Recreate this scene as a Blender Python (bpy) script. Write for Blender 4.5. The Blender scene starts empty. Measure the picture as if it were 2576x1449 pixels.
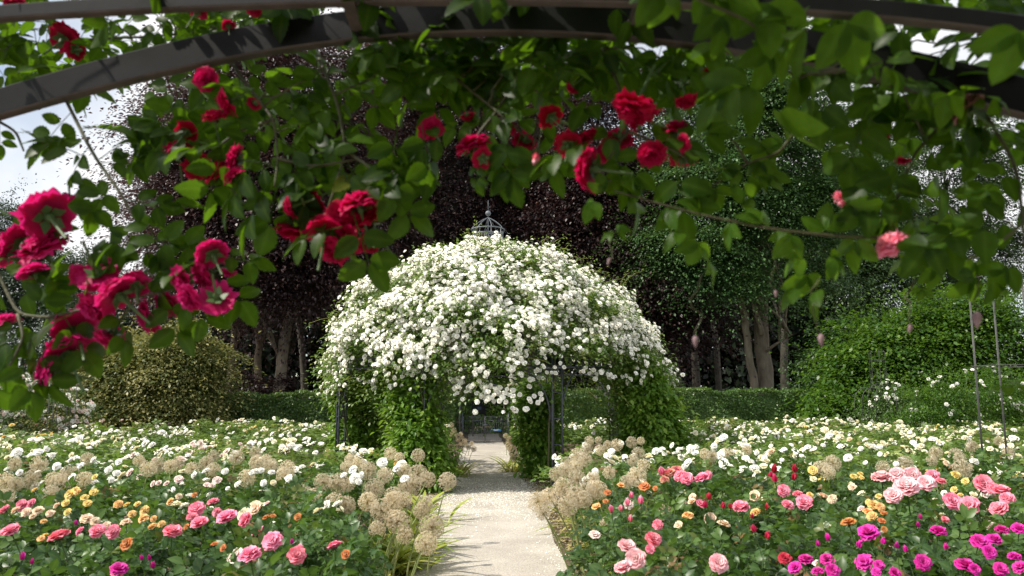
import bpy, math
import numpy as np
from mathutils import Vector, Matrix

R = math.radians
rng = np.random.default_rng(7)
C = bpy.context.scene.collection
sc = bpy.context.scene

# ------------------------------------------------------------------ camera
F = 2000.0
YAW, PITCH, EYE = R(2.15), R(8.1), 1.6
fw = np.array([math.sin(YAW) * math.cos(PITCH), math.cos(YAW) * math.cos(PITCH), math.sin(PITCH)])
rt = np.array([math.cos(YAW), -math.sin(YAW), 0.0])
up = np.cross(rt, fw)
CAM = np.array([0, 0, EYE])


def ray(u, v):
    return fw + rt * (u - 1288) / F + up * (724.5 - v) / F


def P(u, v, y):
    d = ray(u, v)
    return CAM + d * (y / d[1])


def G(u, v, z):
    d = ray(u, v)
    return CAM + d * ((z - EYE) / d[2])


cam = bpy.data.cameras.new('camera')
cam.sensor_width = 36
cam.lens = 36 * F / 2576
cam.clip_start = 0.05
cam.clip_end = 600
cam.dof.use_dof = True
cam.dof.focus_distance = 15
cam.dof.aperture_fstop = 5.6
co = bpy.data.objects.new('camera', cam)
C.objects.link(co)
co.location = CAM
co.rotation_euler = Matrix((rt, up, -fw)).transposed().to_euler()
sc.camera = co

# ------------------------------------------------------------------ light
SUN = np.array([-0.66, -0.12, 0.78])
SUN /= np.linalg.norm(SUN)
el = math.asin(SUN[2])
sl = bpy.data.lights.new('sun', 'SUN')
sl.energy = 5.0
sl.angle = R(0.5)
sl.color = (1, 0.94, 0.82)
so = bpy.data.objects.new('sun', sl)
C.objects.link(so)
so.rotation_euler = Vector(-SUN).to_track_quat('-Z', 'Y').to_euler()
so.location = (-20, 5, 30)
w = bpy.data.worlds.new('World')
sc.world = w
w.use_nodes = True
nt = w.node_tree
nt.nodes.clear()
out = nt.nodes.new('ShaderNodeOutputWorld')
bg = nt.nodes.new('ShaderNodeBackground')
bg.inputs['Strength'].default_value = 0.15
sky = nt.nodes.new('ShaderNodeTexSky')
sky.sky_type = 'NISHITA'
sky.sun_disc = False
sky.sun_elevation = el
sky.sun_rotation = math.atan2(SUN[0], SUN[1])
tc = nt.nodes.new('ShaderNodeTexCoord')
nz = nt.nodes.new('ShaderNodeTexNoise')
nz.inputs['Scale'].default_value = 2.2
nz.inputs['Detail'].default_value = 6
cr = nt.nodes.new('ShaderNodeValToRGB')
cr.color_ramp.elements[0].position = 0.36
cr.color_ramp.elements[1].position = 0.56
mx = nt.nodes.new('ShaderNodeMix')
mx.data_type = 'RGBA'
mx.inputs['B'].default_value = (7.4, 7.45, 7.5, 1)
L = nt.links.new
L(tc.outputs['Generated'], nz.inputs['Vector'])
L(nz.outputs['Fac'], cr.inputs['Fac'])
L(cr.outputs['Color'], mx.inputs['Factor'])
L(sky.outputs['Color'], mx.inputs['A'])
L(mx.outputs['Result'], bg.inputs['Color'])
L(bg.outputs['Background'], out.inputs['Surface'])
sc.view_settings.view_transform = 'Standard'
sc.view_settings.look = 'None'
sc.view_settings.exposure = 0
sc.render.engine = 'CYCLES'
sc.cycles.max_bounces = 7
sc.cycles.diffuse_bounces = 3
sc.cycles.glossy_bounces = 2
sc.cycles.transmission_bounces = 5
sc.cycles.transparent_max_bounces = 4
sc.cycles.use_denoising = True

# ------------------------------------------------------------------ helpers: tagging


def tag(o, label=None, cat=None, group=None, kind=None):
    if label: o['label'] = label
    if cat: o['category'] = cat
    if group: o['group'] = group
    if kind: o['kind'] = kind
    return o


def empty(name, loc, label=None, cat=None, group=None):
    o = bpy.data.objects.new(name, None)
    C.objects.link(o)
    o.location = [float(x) for x in loc]
    o.empty_display_size = 0.1
    return tag(o, label, cat, group)


def place(name, mesh, parent=None, loc=(0, 0, 0), rot=(0, 0, 0), sc_=1.0):
    o = bpy.data.objects.new(name, mesh)
    C.objects.link(o)
    if parent is not None: o.parent = parent
    o.location = [float(x) for x in loc]
    o.rotation_euler = [float(x) for x in rot]
    if np.isscalar(sc_): sc_ = (sc_,) * 3
    o.scale = [float(x) for x in sc_]
    return o


# ------------------------------------------------------------------ helpers: mesh building
class MB:
    def __init__(s):
        s.V = []; s.F = []; s.t = []; s.r = []; s.n = 0

    def add(s, V, faces, t=0.5, r=0.5, mi=0, smooth=True):
        """faces: list of (k,m) int arrays"""
        V = np.asarray(V, float).reshape(-1, 3)
        for f in faces:
            f = np.asarray(f, int)
            if f.size: s.F.append((f + s.n, mi, smooth))
        s.V.append(V)
        s.t.append(np.broadcast_to(np.asarray(t, float), (len(V),)))
        s.r.append(np.broadcast_to(np.asarray(r, float), (len(V),)))
        s.n += len(V)
        return s

    def stamp(s, tpl, pos, yd, zn, scale, r=None, mi=0):
        pos = np.asarray(pos, float).reshape(-1, 3)
        N = len(pos)
        if N == 0: return s
        yd = np.broadcast_to(np.asarray(yd, float), (N, 3)); zn = np.broadcast_to(np.asarray(zn, float), (N, 3))
        yd = yd / (np.linalg.norm(yd, axis=1, keepdims=True) + 1e-9)
        x = np.cross(yd, zn)
        ln = np.linalg.norm(x, axis=1, keepdims=True)
        x = np.where(ln < 1e-4, np.array([[1.0, 0, 0]]), x / (ln + 1e-9))
        z = np.cross(x, yd)
        scale = np.broadcast_to(np.asarray(scale, float), (N,))
        T = tpl['V']
        W = (T[None, :, 0:1] * x[:, None] + T[None, :, 1:2] * yd[:, None] + T[None, :, 2:3] * z[:, None]) * scale[:, None, None] + pos[:, None]
        m = len(T)
        off = (np.arange(N) * m)[:, None, None]
        for f, k in zip(tpl['F'], tpl.get('mi', [mi] * len(tpl['F']))):
            s.F.append(((f[None] + off).reshape(-1, f.shape[1]) + s.n, k, tpl.get('smooth', True)))
        s.V.append(W.reshape(-1, 3))
        s.t.append(np.tile(tpl['t'], N))
        r = rng.random(N) if r is None else np.broadcast_to(np.asarray(r, float), (N,))
        s.r.append(np.repeat(r, m))
        s.n += N * m
        return s

    def tube(s, pts, rad, seg=6, t=0.5, r=0.5, mi=0, cap=True):
        pts = np.asarray(pts, float)
        n = len(pts)
        rad = np.broadcast_to(np.asarray(rad, float), (n,))
        tan = np.gradient(pts, axis=0)
        tan /= np.linalg.norm(tan, axis=1, keepdims=True) + 1e-9
        ref = np.array([0, 0, 1.0]) if abs(tan[0][2]) < 0.9 else np.array([1.0, 0, 0])
        V = []
        a = np.linspace(0, 2 * math.pi, seg, endpoint=False)
        for i in range(n):
            x = np.cross(tan[i], ref)
            if np.linalg.norm(x) < 1e-3: x = np.cross(tan[i], [0, 1, 0.3])
            x /= np.linalg.norm(x)
            y = np.cross(tan[i], x)
            ref = np.cross(x, tan[i])
            V.append(pts[i] + rad[i] * (np.cos(a)[:, None] * x + np.sin(a)[:, None] * y))
        V = np.concatenate(V)
        f = []
        for i in range(n - 1):
            for j in range(seg):
                k = (j + 1) % seg
                f.append((i * seg + j, i * seg + k, (i + 1) * seg + k, (i + 1) * seg + j))
        fs = [np.array(f)]
        if cap:
            fs.append(np.array([list(range(seg))[::-1], [(n - 1) * seg + j for j in range(seg)]]))
        return s.add(V, fs, t, r, mi)

    def box(s, c, h, M=None, mi=0, t=0.5, r=0.5):
        V = np.array([[x, y, z] for x in (-1, 1) for y in (-1, 1) for z in (-1, 1)], float) * np.asarray(h)
        if M is not None: V = V @ np.asarray(M).T
        V = V + np.asarray(c)
        f = np.array([(0, 1, 3, 2), (4, 6, 7, 5), (0, 4, 5, 1), (2, 3, 7, 6), (0, 2, 6, 4), (1, 5, 7, 3)])
        return s.add(V, [f], t, r, mi, smooth=False)

    def mesh(s, name, mats):
        me = bpy.data.meshes.new(name)
        V = np.concatenate(s.V)
        me.vertices.add(len(V))
        me.vertices.foreach_set('co', V.astype(np.float32).ravel())
        loops = np.concatenate([f.ravel() for f, _, _ in s.F])
        sizes = np.concatenate([np.full(len(f), f.shape[1]) for f, _, _ in s.F])
        mis = np.concatenate([np.full(len(f), k) for f, k, _ in s.F])
        sm = np.concatenate([np.full(len(f), b) for f, _, b in s.F])
        me.loops.add(len(loops))
        me.loops.foreach_set('vertex_index', loops.astype(np.int32))
        me.polygons.add(len(sizes))
        me.polygons.foreach_set('loop_start', np.concatenate([[0], np.cumsum(sizes)[:-1]]).astype(np.int32))
        me.polygons.foreach_set('material_index', mis.astype(np.int32))
        me.polygons.foreach_set('use_smooth', sm.astype(bool))
        for nm, a in (('t', s.t), ('r', s.r)):
            at = me.attributes.new(nm, 'FLOAT', 'POINT')
            at.data.foreach_set('value', np.concatenate(a).astype(np.float32))
        for m in (mats if isinstance(mats, (list, tuple)) else [mats]): me.materials.append(m)
        me.update(calc_edges=True)
        return me

    def build(s, name, mats, parent=None, loc=(0, 0, 0)):
        return place(name, s.mesh(name, mats), parent, loc)


def unit(v):
    v = np.asarray(v, float)
    return v / (np.linalg.norm(v, axis=-1, keepdims=True) + 1e-9)


def rdir(n):
    return unit(rng.normal(size=(n, 3)))


# ------------------------------------------------------------------ templates
def leaf(stations, fold=0.18, curl=0.25, serr=0.0, wid=0.32):
    """leaf along +Y, length 1"""
    b = np.linspace(0, 1, stations)
    wv = wid * np.sin(np.pi * b ** 0.82) ** 0.75
    wv[0] = 0.02; wv[-1] = 0.0
    V = []; t = []
    for i, (bb, ww) in enumerate(zip(b, wv)):
        z = -curl * bb * bb
        sj = 1 + serr * (1 if i % 2 else -1) if 0 < i < stations - 1 else 1
        V += [[-ww * sj, bb, z + fold * ww], [0, bb, z], [ww * sj, bb, z + fold * ww]]
        t += [0.0, 1.0, 0.0]
    f = []
    for i in range(stations - 1):
        f += [(3 * i, 3 * i + 1, 3 * i + 4, 3 * i + 3), (3 * i + 1, 3 * i + 2, 3 * i + 5, 3 * i + 4)]
    return dict(V=np.array(V), F=[np.array(f)], t=np.array(t))


def merge_tpl(parts):
    V = []; F = []; t = []; mi = []; n = 0
    for p in parts:
        V.append(p['V']); t.append(p['t'])
        for f, k in zip(p['F'], p.get('mi', [0] * len(p['F']))):
            F.append(f + n); mi.append(k)
        n += len(p['V'])
    return dict(V=np.concatenate(V), F=F, t=np.concatenate(t), mi=mi)


def xf(p, pos, yd, zn, s):
    yd = unit(yd); x = unit(np.cross(yd, zn)); z = np.cross(x, yd)
    q = dict(p)
    q['V'] = (p['V'][:, 0:1] * x + p['V'][:, 1:2] * yd + p['V'][:, 2:3] * z) * s + np.asarray(pos)
    return q


def compound(lf, n_pairs=2, seed=0, droop=0.25):
    """rose leaf: terminal leaflet and pairs on a rachis, total length about 1, along +Y"""
    g = np.random.default_rng(seed)
    parts = []
    ys = np.linspace(0.28, 0.58, n_pairs)
    rz = lambda y: -droop * y * y
    for y in ys:
        for sx in (-1, 1):
            d = np.array([sx * 1.0, 0.45 + g.normal() * 0.12, -0.1 + g.normal() * 0.25])
            parts.append(xf(lf, [sx * 0.03, y + g.normal() * 0.015, rz(y)], d, [g.normal() * 0.3, g.normal() * 0.3, 1], 0.40 * (0.85 + 0.25 * y) * (1 + g.normal() * 0.07)))
    parts.append(xf(lf, [0, 0.62, rz(0.62)], [g.normal() * 0.15, 1, -0.3], [g.normal() * 0.3, 0, 1], 0.45))
    # rachis
    r = 0.008
    yy = np.linspace(0, 0.64, 4)
    V = np.concatenate([[[-r, y, rz(y)], [r, y, rz(y)], [0, y, rz(y) - 1.6 * r]] for y in yy])
    f = []
    for i in range(3):
        for j in range(3):
            k = (j + 1) % 3
            f.append((3 * i + j, 3 * i + k, 3 * i + 3 + k, 3 * i + 3 + j))
    parts.append(dict(V=np.array(V), F=[np.array(f)], t=np.full(len(V), 1.0)))
    return merge_tpl(parts)


LEAF_HI = leaf(13, 0.22, 0.24, 0.07)
LEAF_MD = leaf(4, 0.25, 0.25)
LEAF_LO = dict(V=np.array([[0, 0, 0], [-.3, .5, .06], [0, 1, -.12], [.3, .5, .06]]), F=[np.array([(0, 3, 2, 1)])], t=np.array([.3, .3, .3, .3]))
CLEM_LEAF = leaf(8, 0.15, 0.3, 0.0, 0.30)
COMP_HI = [compound(LEAF_HI, 2, s) for s in range(4)]
COMP_MD = [compound(LEAF_MD, 2, s + 10) for s in range(4)]


def clem_tpl(seed):
    g = np.random.default_rng(seed)
    return merge_tpl([xf(CLEM_LEAF, [0, .12, 0], [a, 1 - abs(a) * 0.45, g.normal() * .2 - .15], [g.normal() * .3, g.normal() * .2, 1], .75 - abs(a) * .12) for a in (-0.95, 0, 0.95)])


CLEM = [clem_tpl(s) for s in range(4)]


def petal(W, Lp, o0, o1, cup, r0, na, nb, ruf, g, tip=0.0):
    """one petal in its own frame: radial +X, vertical +Z, tangent +Y; o = opening from vertical (rad)"""
    b = np.linspace(0, 1, nb + 1)
    ang = o0 + (o1 - o0) * b
    st = Lp / nb
    rho = r0 + np.concatenate([[0], np.cumsum(np.sin((ang[1:] + ang[:-1]) / 2) * st)])
    zz = np.concatenate([[0], np.cumsum(np.cos((ang[1:] + ang[:-1]) / 2) * st)])
    wv = W * (0.35 + 0.65 * np.sin(np.pi * (0.12 + 0.66 * b)))
    wv[-1] *= 0.72
    a = np.linspace(-1, 1, na + 1)
    A, B = np.meshgrid(a, np.arange(nb + 1))
    T = A * wv[B]
    rho2 = rho[B] - cup * T * T / max(W, 1e-3) * np.cos(ang[B])
    z2 = zz[B] + cup * 0.6 * T * T / max(W, 1e-3) * np.sin(ang[B])
    z2 = z2 - tip * (A ** 2) * (B == nb) * Lp
    z2 = z2 + ruf * Lp * g.normal(size=A.shape) * (B / nb)
    rho2 = rho2 + ruf * Lp * g.normal(size=A.shape) * (B / nb)
    V = np.stack([rho2, T, z2], -1).reshape(-1, 3)
    m = na + 1
    f = [(i * m + j, i * m + j + 1, (i + 1) * m + j + 1, (i + 1) * m + j) for i in range(nb) for j in range(na)]
    return V, np.array(f), (B / nb).reshape(-1)


def rose(seed, layers, na=2, nb=3, ruf=0.05, stem=True, stem_len=1.4):
    """layers: list of (count, W, L, o0, o1, cup, r0, z0); bloom radius about 1, base at z=0.  material 0 petal, 1 green"""
    g = np.random.default_rng(seed)
    parts = []
    nl = len(layers)
    for k, (n, W, Lp, o0, o1, cup, r0, z0) in enumerate(layers):
        ph = g.random() * 6.28
        for i in range(n):
            V, f, b = petal(W * (1 + g.normal() * .08), Lp * (1 + g.normal() * .07), o0 + g.normal() * .08, o1 + g.normal() * .14, cup, r0, na, nb, ruf, g, 0.1)
            th = ph + i * 2 * math.pi / n + g.normal() * 0.12
            c, s_ = math.cos(th), math.sin(th)
            V = np.stack([V[:, 0] * c - V[:, 1] * s_, V[:, 0] * s_ + V[:, 1] * c, V[:, 2] + z0], -1)
            parts.append(dict(V=V, F=[f], t=np.clip(0.15 + 0.55 * b + 0.3 * k / max(nl - 1, 1), 0, 1), mi=[0]))
    if stem:
        for i in range(5):
            th = i * 1.2566
            d = np.array([math.cos(th), math.sin(th), -0.35])
            parts.append({**xf(LEAF_LO, [0, 0, 0.0], d, [0, 0, 1], 0.55), 'mi': [1]})
        a = np.linspace(0, 2 * math.pi, 5, endpoint=False)
        V = []
        for z, r in ((0.08, .16), (-.18, .14), (-.3, .06), (-stem_len, .05)):
            V += [[r * math.cos(x), r * math.sin(x), z] for x in a]
        f = [(i * 5 + j, i * 5 + (j + 1) % 5, i * 5 + 5 + (j + 1) % 5, i * 5 + 5 + j) for i in range(3) for j in range(5)]
        parts.append(dict(V=np.array(V), F=[np.array(f)], t=np.full(len(V), .5), mi=[1]))
    return merge_tpl(parts)


LAY_TEA = [(6, .62, .62, .95, 1.75, .35, .16, 0.0), (6, .60, .62, .6, 1.5, .5, .14, .04), (5, .52, .58, .4, 1.15, .7, .12, .08), (5, .42, .52, .2, .8, .9, .08, .12), (4, .32, .48, .05, .45, 1.1, .05, .15), (3, .2, .44, .0, .25, 1.2, .02, .17)]
LAY_FULL = [(8, .5, .62, 1.0, 1.9, .3, .2, 0.0), (8, .46, .6, .75, 1.5, .4, .17, .05), (8, .4, .54, .5, 1.1, .5, .14, .1), (7, .34, .48, .3, .8, .7, .1, .14), (6, .26, .42, .1, .5, .8, .06, .17), (4, .18, .38, 0, .3, 1, .02, .2)]
LAY_POM = [(11, .36, .56, 1.1, 2.0, .2, .22, .02), (11, .35, .55, .85, 1.6, .3, .2, .05), (10, .33, .5, .6, 1.25, .4, .17, .09), (9, .28, .46, .4, .95, .5, .13, .13), (8, .24, .4, .2, .65, .6, .09, .17), (6, .18, .36, .05, .35, .8, .05, .2)]
LAY_MID = [(6, .58, .62, .9, 1.6, .4, .15, 0), (6, .5, .56, .5, 1.15, .6, .12, .06), (5, .38, .5, .2, .7, .8, .08, .12), (3, .24, .42, .05, .3, 1, .03, .16)]
LAY_SMALL = [(6, .55, .6, 1.0, 1.5, .4, .12, 0), (5, .42, .5, .45, .9, .6, .1, .08), (3, .26, .42, .1, .4, .8, .04, .14)]
LAY_BUD = [(4, .34, .95, .45, -.12, 1.1, .05, 0.0), (3, .26, 1.0, .3, -.1, 1.2, .03, .05)]

# ------------------------------------------------------------------ materials
MATS = {}


def nodes(name):
    m = bpy.data.materials.new(name)
    m.use_nodes = True
    n = m.node_tree.nodes
    l = m.node_tree.links.new
    p = n['Principled BSDF']
    return m, n, l, p


def attr(n, name):
    a = n.new('ShaderNodeAttribute')
    a.attribute_name = name
    return a


def ramp(n, cols):
    c = n.new('ShaderNodeValToRGB')
    e = c.color_ramp.elements
    while len(e) < len(cols): e.new(0.5)
    for i, (p, col) in enumerate(sorted(cols, key=lambda q: q[0])):
        e[i].position = p
        e[i].color = (*col, 1)
    return c


def leafmat(name, cols, trans=(0.12, 0.25, 0.02), tf=0.35, rough=0.42, spec=0.5, vein=0.35, veincol=(.22, .3, .08), mottle=0):
    m, n, l, p = nodes(name)
    rp = ramp(n, cols)
    l(attr(n, 'r').outputs['Fac'], rp.inputs['Fac'])
    # midrib lighter, per-object drift of hue
    mixv = n.new('ShaderNodeMix'); mixv.data_type = 'RGBA'
    pw = n.new('ShaderNodeMath'); pw.operation = 'POWER'; pw.inputs[1].default_value = 5
    l(attr(n, 't').outputs['Fac'], pw.inputs[0])
    mu = n.new('ShaderNodeMath'); mu.operation = 'MULTIPLY'; mu.inputs[1].default_value = vein
    l(pw.outputs[0], mu.inputs[0])
    l(mu.outputs[0], mixv.inputs['Factor'])
    if mottle:
        tcn = n.new('ShaderNodeTexCoord'); nz_ = n.new('ShaderNodeTexNoise'); nz_.inputs['Scale'].default_value = mottle; nz_.inputs['Detail'].default_value = 4
        l(tcn.outputs['Object'], nz_.inputs['Vector'])
        rm = ramp(n, [(.32, (.5, .55, .5)), (.55, (1, 1, 1)), (.70, (1.25, 1.15, .9))]); l(nz_.outputs['Fac'], rm.inputs['Fac'])
        mm = n.new('ShaderNodeMix'); mm.data_type = 'RGBA'; mm.blend_type = 'MULTIPLY'; mm.inputs['Factor'].default_value = 1
        l(rp.outputs['Color'], mm.inputs['A']); l(rm.outputs['Color'], mm.inputs['B'])
        l(mm.outputs['Result'], mixv.inputs['A'])
    else:
        l(rp.outputs['Color'], mixv.inputs['A'])
    mixv.inputs['B'].default_value = (*veincol, 1)
    oi = n.new('ShaderNodeObjectInfo')
    mr = n.new('ShaderNodeMapRange'); mr.inputs['To Min'].default_value = 0.82; mr.inputs['To Max'].default_value = 1.2
    l(oi.outputs['Random'], mr.inputs['Value'])
    hs = n.new('ShaderNodeHueSaturation')
    l(mr.outputs['Result'], hs.inputs['Value'])
    l(mixv.outputs['Result'], hs.inputs['Color'])
    l(hs.outputs['Color'], p.inputs['Base Color'])
    p.inputs['Roughness'].default_value = rough
    p.inputs['Specular IOR Level'].default_value = spec
    tr = n.new('ShaderNodeBsdfTranslucent')
    tm = n.new('ShaderNodeMix'); tm.data_type = 'RGBA'; tm.inputs['Factor'].default_value = 0.5
    tm.blend_type = 'MIX'
    l(hs.outputs['Color'], tm.inputs['A'])
    tm.inputs['B'].default_value = (*trans, 1)
    l(tm.outputs['Result'], tr.inputs['Color'])
    ms = n.new('ShaderNodeMixShader')
    ms.inputs[0].default_value = tf
    l(p.outputs[0], ms.inputs[1]); l(tr.outputs[0], ms.inputs[2])
    l(ms.outputs[0], n['Material Output'].inputs['Surface'])
    return m


def petalmat(name, cols, trans=None, tf=0.3, hue=0.02, rough=0.55, add=False):
    m, n, l, p = nodes(name)
    rp = ramp(n, cols)
    l(attr(n, 't').outputs['Fac'], rp.inputs['Fac'])
    oi = n.new('ShaderNodeObjectInfo')
    ad = n.new('ShaderNodeMath'); ad.operation = 'ADD'
    l(oi.outputs['Random'], ad.inputs[0]); l(attr(n, 'r').outputs['Fac'], ad.inputs[1])
    mr = n.new('ShaderNodeMapRange'); mr.inputs['From Max'].default_value = 2; mr.inputs['To Min'].default_value = 0.5 - hue; mr.inputs['To Max'].default_value = 0.5 + hue
    mv = n.new('ShaderNodeMapRange'); mv.inputs['From Max'].default_value = 2; mv.inputs['To Min'].default_value = 1.12; mv.inputs['To Max'].default_value = 0.86
    l(ad.outputs[0], mr.inputs['Value']); l(ad.outputs[0], mv.inputs['Value'])
    hs = n.new('ShaderNodeHueSaturation')
    l(mr.outputs['Result'], hs.inputs['Hue']); l(mv.outputs['Result'], hs.inputs['Value'])
    l(rp.outputs['Color'], hs.inputs['Color'])
    l(hs.outputs['Color'], p.inputs['Base Color'])
    p.inputs['Roughness'].default_value = rough
    p.inputs['Specular IOR Level'].default_value = 0.25
    tr = n.new('ShaderNodeBsdfTranslucent')
    if add:
        sc_ = n.new('ShaderNodeMix'); sc_.data_type = 'RGBA'; sc_.inputs['Factor'].default_value = tf
        sc_.inputs['A'].default_value = (0, 0, 0, 1); l(hs.outputs['Color'], sc_.inputs['B'])
        l(sc_.outputs['Result'], tr.inputs['Color'])
        ms = n.new('ShaderNodeAddShader')
        l(p.outputs[0], ms.inputs[0]); l(tr.outputs[0], ms.inputs[1])
    else:
        l(hs.outputs['Color'], tr.inputs['Color'])
        ms = n.new('ShaderNodeMixShader'); ms.inputs[0].default_value = tf
        l(p.outputs[0], ms.inputs[1]); l(tr.outputs[0], ms.inputs[2])
    l(ms.outputs[0], n['Material Output'].inputs['Surface'])
    return m


def noisemat(name, c1, c2, scale=4, rough=0.8, bump=0.3, detail=6, metal=0, bscale=None, stretch=(1, 1, 1), c3=None):
    m, n, l, p = nodes(name)
    t = n.new('ShaderNodeTexCoord')
    mp = n.new('ShaderNodeMapping'); mp.inputs['Scale'].default_value = stretch
    l(t.outputs['Object'], mp.inputs['Vector'])
    z = n.new('ShaderNodeTexNoise'); z.inputs['Scale'].default_value = scale; z.inputs['Detail'].default_value = detail; z.inputs['Roughness'].default_value = 0.65
    l(mp.outputs['Vector'], z.inputs['Vector'])
    cols = [(0.35, c1), (0.65, c2)] + ([(0.78, c3)] if c3 else [])
    rp = ramp(n, cols)
    l(z.outputs['Fac'], rp.inputs['Fac'])
    l(rp.outputs['Color'], p.inputs['Base Color'])
    p.inputs['Roughness'].default_value = rough
    p.inputs['Metallic'].default_value = metal
    if bump:
        z2 = n.new('ShaderNodeTexNoise'); z2.inputs['Scale'].default_value = bscale or scale * 4; z2.inputs['Detail'].default_value = 5
        l(mp.outputs['Vector'], z2.inputs['Vector'])
        b = n.new('ShaderNodeBump'); b.inputs['Strength'].default_value = bump; b.inputs['Distance'].default_value = 0.02
        l(z2.outputs['Fac'], b.inputs['Height'])
        l(b.outputs['Normal'], p.inputs['Normal'])
    return m


M = MATS
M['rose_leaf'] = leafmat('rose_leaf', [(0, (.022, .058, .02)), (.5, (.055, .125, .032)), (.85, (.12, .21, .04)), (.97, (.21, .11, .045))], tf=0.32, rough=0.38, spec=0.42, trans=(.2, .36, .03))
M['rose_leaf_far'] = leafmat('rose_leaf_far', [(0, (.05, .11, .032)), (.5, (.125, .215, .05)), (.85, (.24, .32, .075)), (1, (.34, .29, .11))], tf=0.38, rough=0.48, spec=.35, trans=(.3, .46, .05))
M['canopy_leaf'] = leafmat('canopy_leaf', [(0, (.010, .034, .005)), (.5, (.022, .062, .007)), (.92, (.06, .13, .012)), (1, (.4, .26, .02))], tf=0.54, rough=0.4, spec=.22, trans=(.21, .42, .007), veincol=(.12, .2, .03), vein=.4, mottle=70)
M['clematis_leaf'] = leafmat('clematis_leaf', [(0, (.02, .06, .006)), (.6, (.05, .125, .010)), (1, (.12, .24, .02))], tf=0.56, rough=0.42, spec=.22, trans=(.26, .46, .012), veincol=(.1, .2, .05), vein=.3, mottle=60)
M['beech_copper'] = leafmat('copper_beech_leaf', [(0, (.02, .015, .018)), (.5, (.06, .04, .043)), (.85, (.13, .08, .075)), (1, (.21, .11, .08))], trans=(.14, .04, .03), tf=0.2, rough=0.45, spec=0.45, vein=0)
M['beech_green'] = leafmat('beech_leaf', [(0, (.028, .075, .024)), (.6, (.07, .16, .046)), (1, (.15, .25, .07))], trans=(.2, .34, .05), tf=0.28, rough=0.45, vein=0)
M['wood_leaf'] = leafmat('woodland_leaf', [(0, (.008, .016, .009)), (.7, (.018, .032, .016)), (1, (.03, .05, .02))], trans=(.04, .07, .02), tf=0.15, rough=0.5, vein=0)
M['oak_leaf'] = leafmat('tree_leaf', [(0, (.022, .05, .02)), (.6, (.05, .10, .034)), (1, (.11, .17, .055))], trans=(.15, .24, .04), tf=0.3, rough=0.5, vein=0)
M['dark_tree_leaf'] = leafmat('dark_tree_leaf', [(0, (.02, .04, .022)), (.6, (.04, .075, .042)), (1, (.08, .12, .07))], trans=(.1, .16, .04), tf=0.2, rough=0.5, vein=0)
M['yellow_shrub'] = leafmat('yellow_shrub_leaf', [(0, (.045, .085, .02)), (.36, (.12, .165, .04)), (.6, (.36, .34, .11)), (1, (.82, .74, .38))], trans=(.45, .44, .12), tf=0.35, rough=0.5, vein=0)
M['laurel'] = leafmat('laurel_leaf', [(0, (.022, .066, .012)), (.55, (.07, .165, .022)), (1, (.19, .31, .042))], trans=(.26, .47, .03), tf=0.38, rough=0.36, spec=.6, vein=0)
M['hedge_leaf'] = leafmat('hedge_leaf', [(0, (.03, .075, .018)), (.6, (.085, .165, .038)), (1, (.18, .27, .055))], trans=(.24, .38, .035), tf=0.22, rough=0.42, vein=0)
M['climber_leaf'] = leafmat('climber_leaf', [(0, (.05, .13, .018)), (.5, (.15, .29, .038)), (1, (.32, .44, .07))], trans=(.38, .62, .035), tf=0.42, rough=0.4, vein=0.2)
M['rambler_leaf'] = leafmat('rambler_leaf', [(0, (.045, .11, .024)), (.5, (.12, .21, .045)), (.9, (.24, .3, .07)), (1, (.3, .2, .07))], trans=(.36, .52, .06), tf=0.32, rough=0.4, vein=0)
M['strap'] = leafmat('strap_leaf', [(0, (.16, .27, .03)), (.5, (.4, .45, .07)), (1, (.68, .6, .22))], trans=(.5, .56, .07), tf=0.35, rough=0.45, vein=.2)
M['green_stem'] = noisemat('green_stem', (.06, .11, .03), (.13, .17, .05), 20, .5, 0)
M['cane'] = noisemat('rose_cane', (.05, .042, .022), (.09, .095, .035), 30, .6, .2)
M['sepal'] = noisemat('sepal', (.05, .11, .03), (.1, .16, .05), 15, .5, 0)
M['allium_stem'] = noisemat('allium_stem', (.2, .27, .08), (.32, .34, .12), 10, .5, 0)
M['allium'] = leafmat('allium_seed_head', [(0, (.52, .42, .28)), (.35, (.84, .73, .53)), (1, (.95, .90, .74))], trans=(.6, .47, .26), tf=0.4, rough=0.7, spec=.2, vein=.6, veincol=(.3, .32, .1))
M['bark'] = noisemat('beech_bark', (.15, .12, .085), (.30, .255, .19), 3, .85, .6, stretch=(1, 1, .35), c3=(.42, .37, .28))
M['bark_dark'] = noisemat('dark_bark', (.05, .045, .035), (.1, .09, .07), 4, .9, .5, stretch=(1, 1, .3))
M['iron'] = noisemat('painted_iron', (.035, .042, .052), (.07, .08, .095), 12, .42, .1, metal=0.0)
M['iron_light'] = noisemat('weathered_iron', (.1, .12, .14), (.19, .21, .23), 10, .45, .1)
M['black_paint'] = noisemat('black_painted_steel', (.003, .003, .0035), (.008, .008, .009), 8, .45, .02)
M['black_paint'].node_tree.nodes['Principled BSDF'].inputs['Specular IOR Level'].default_value = .2
M['bounce_edge'] = noisemat('bounce_lit_bar_edge', (.07, .06, .057), (.13, .11, .105), 14, .7, .04)  # brown-grey stands in for ground bounce light on the bar undersides
M['rust_steel'] = noisemat('weathered_rod', (.045, .05, .05), (.1, .095, .085), 30, .55, .1)


def pm(name, cols, **k):
    M[name] = petalmat(name + '_petal', cols, **k)


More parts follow.
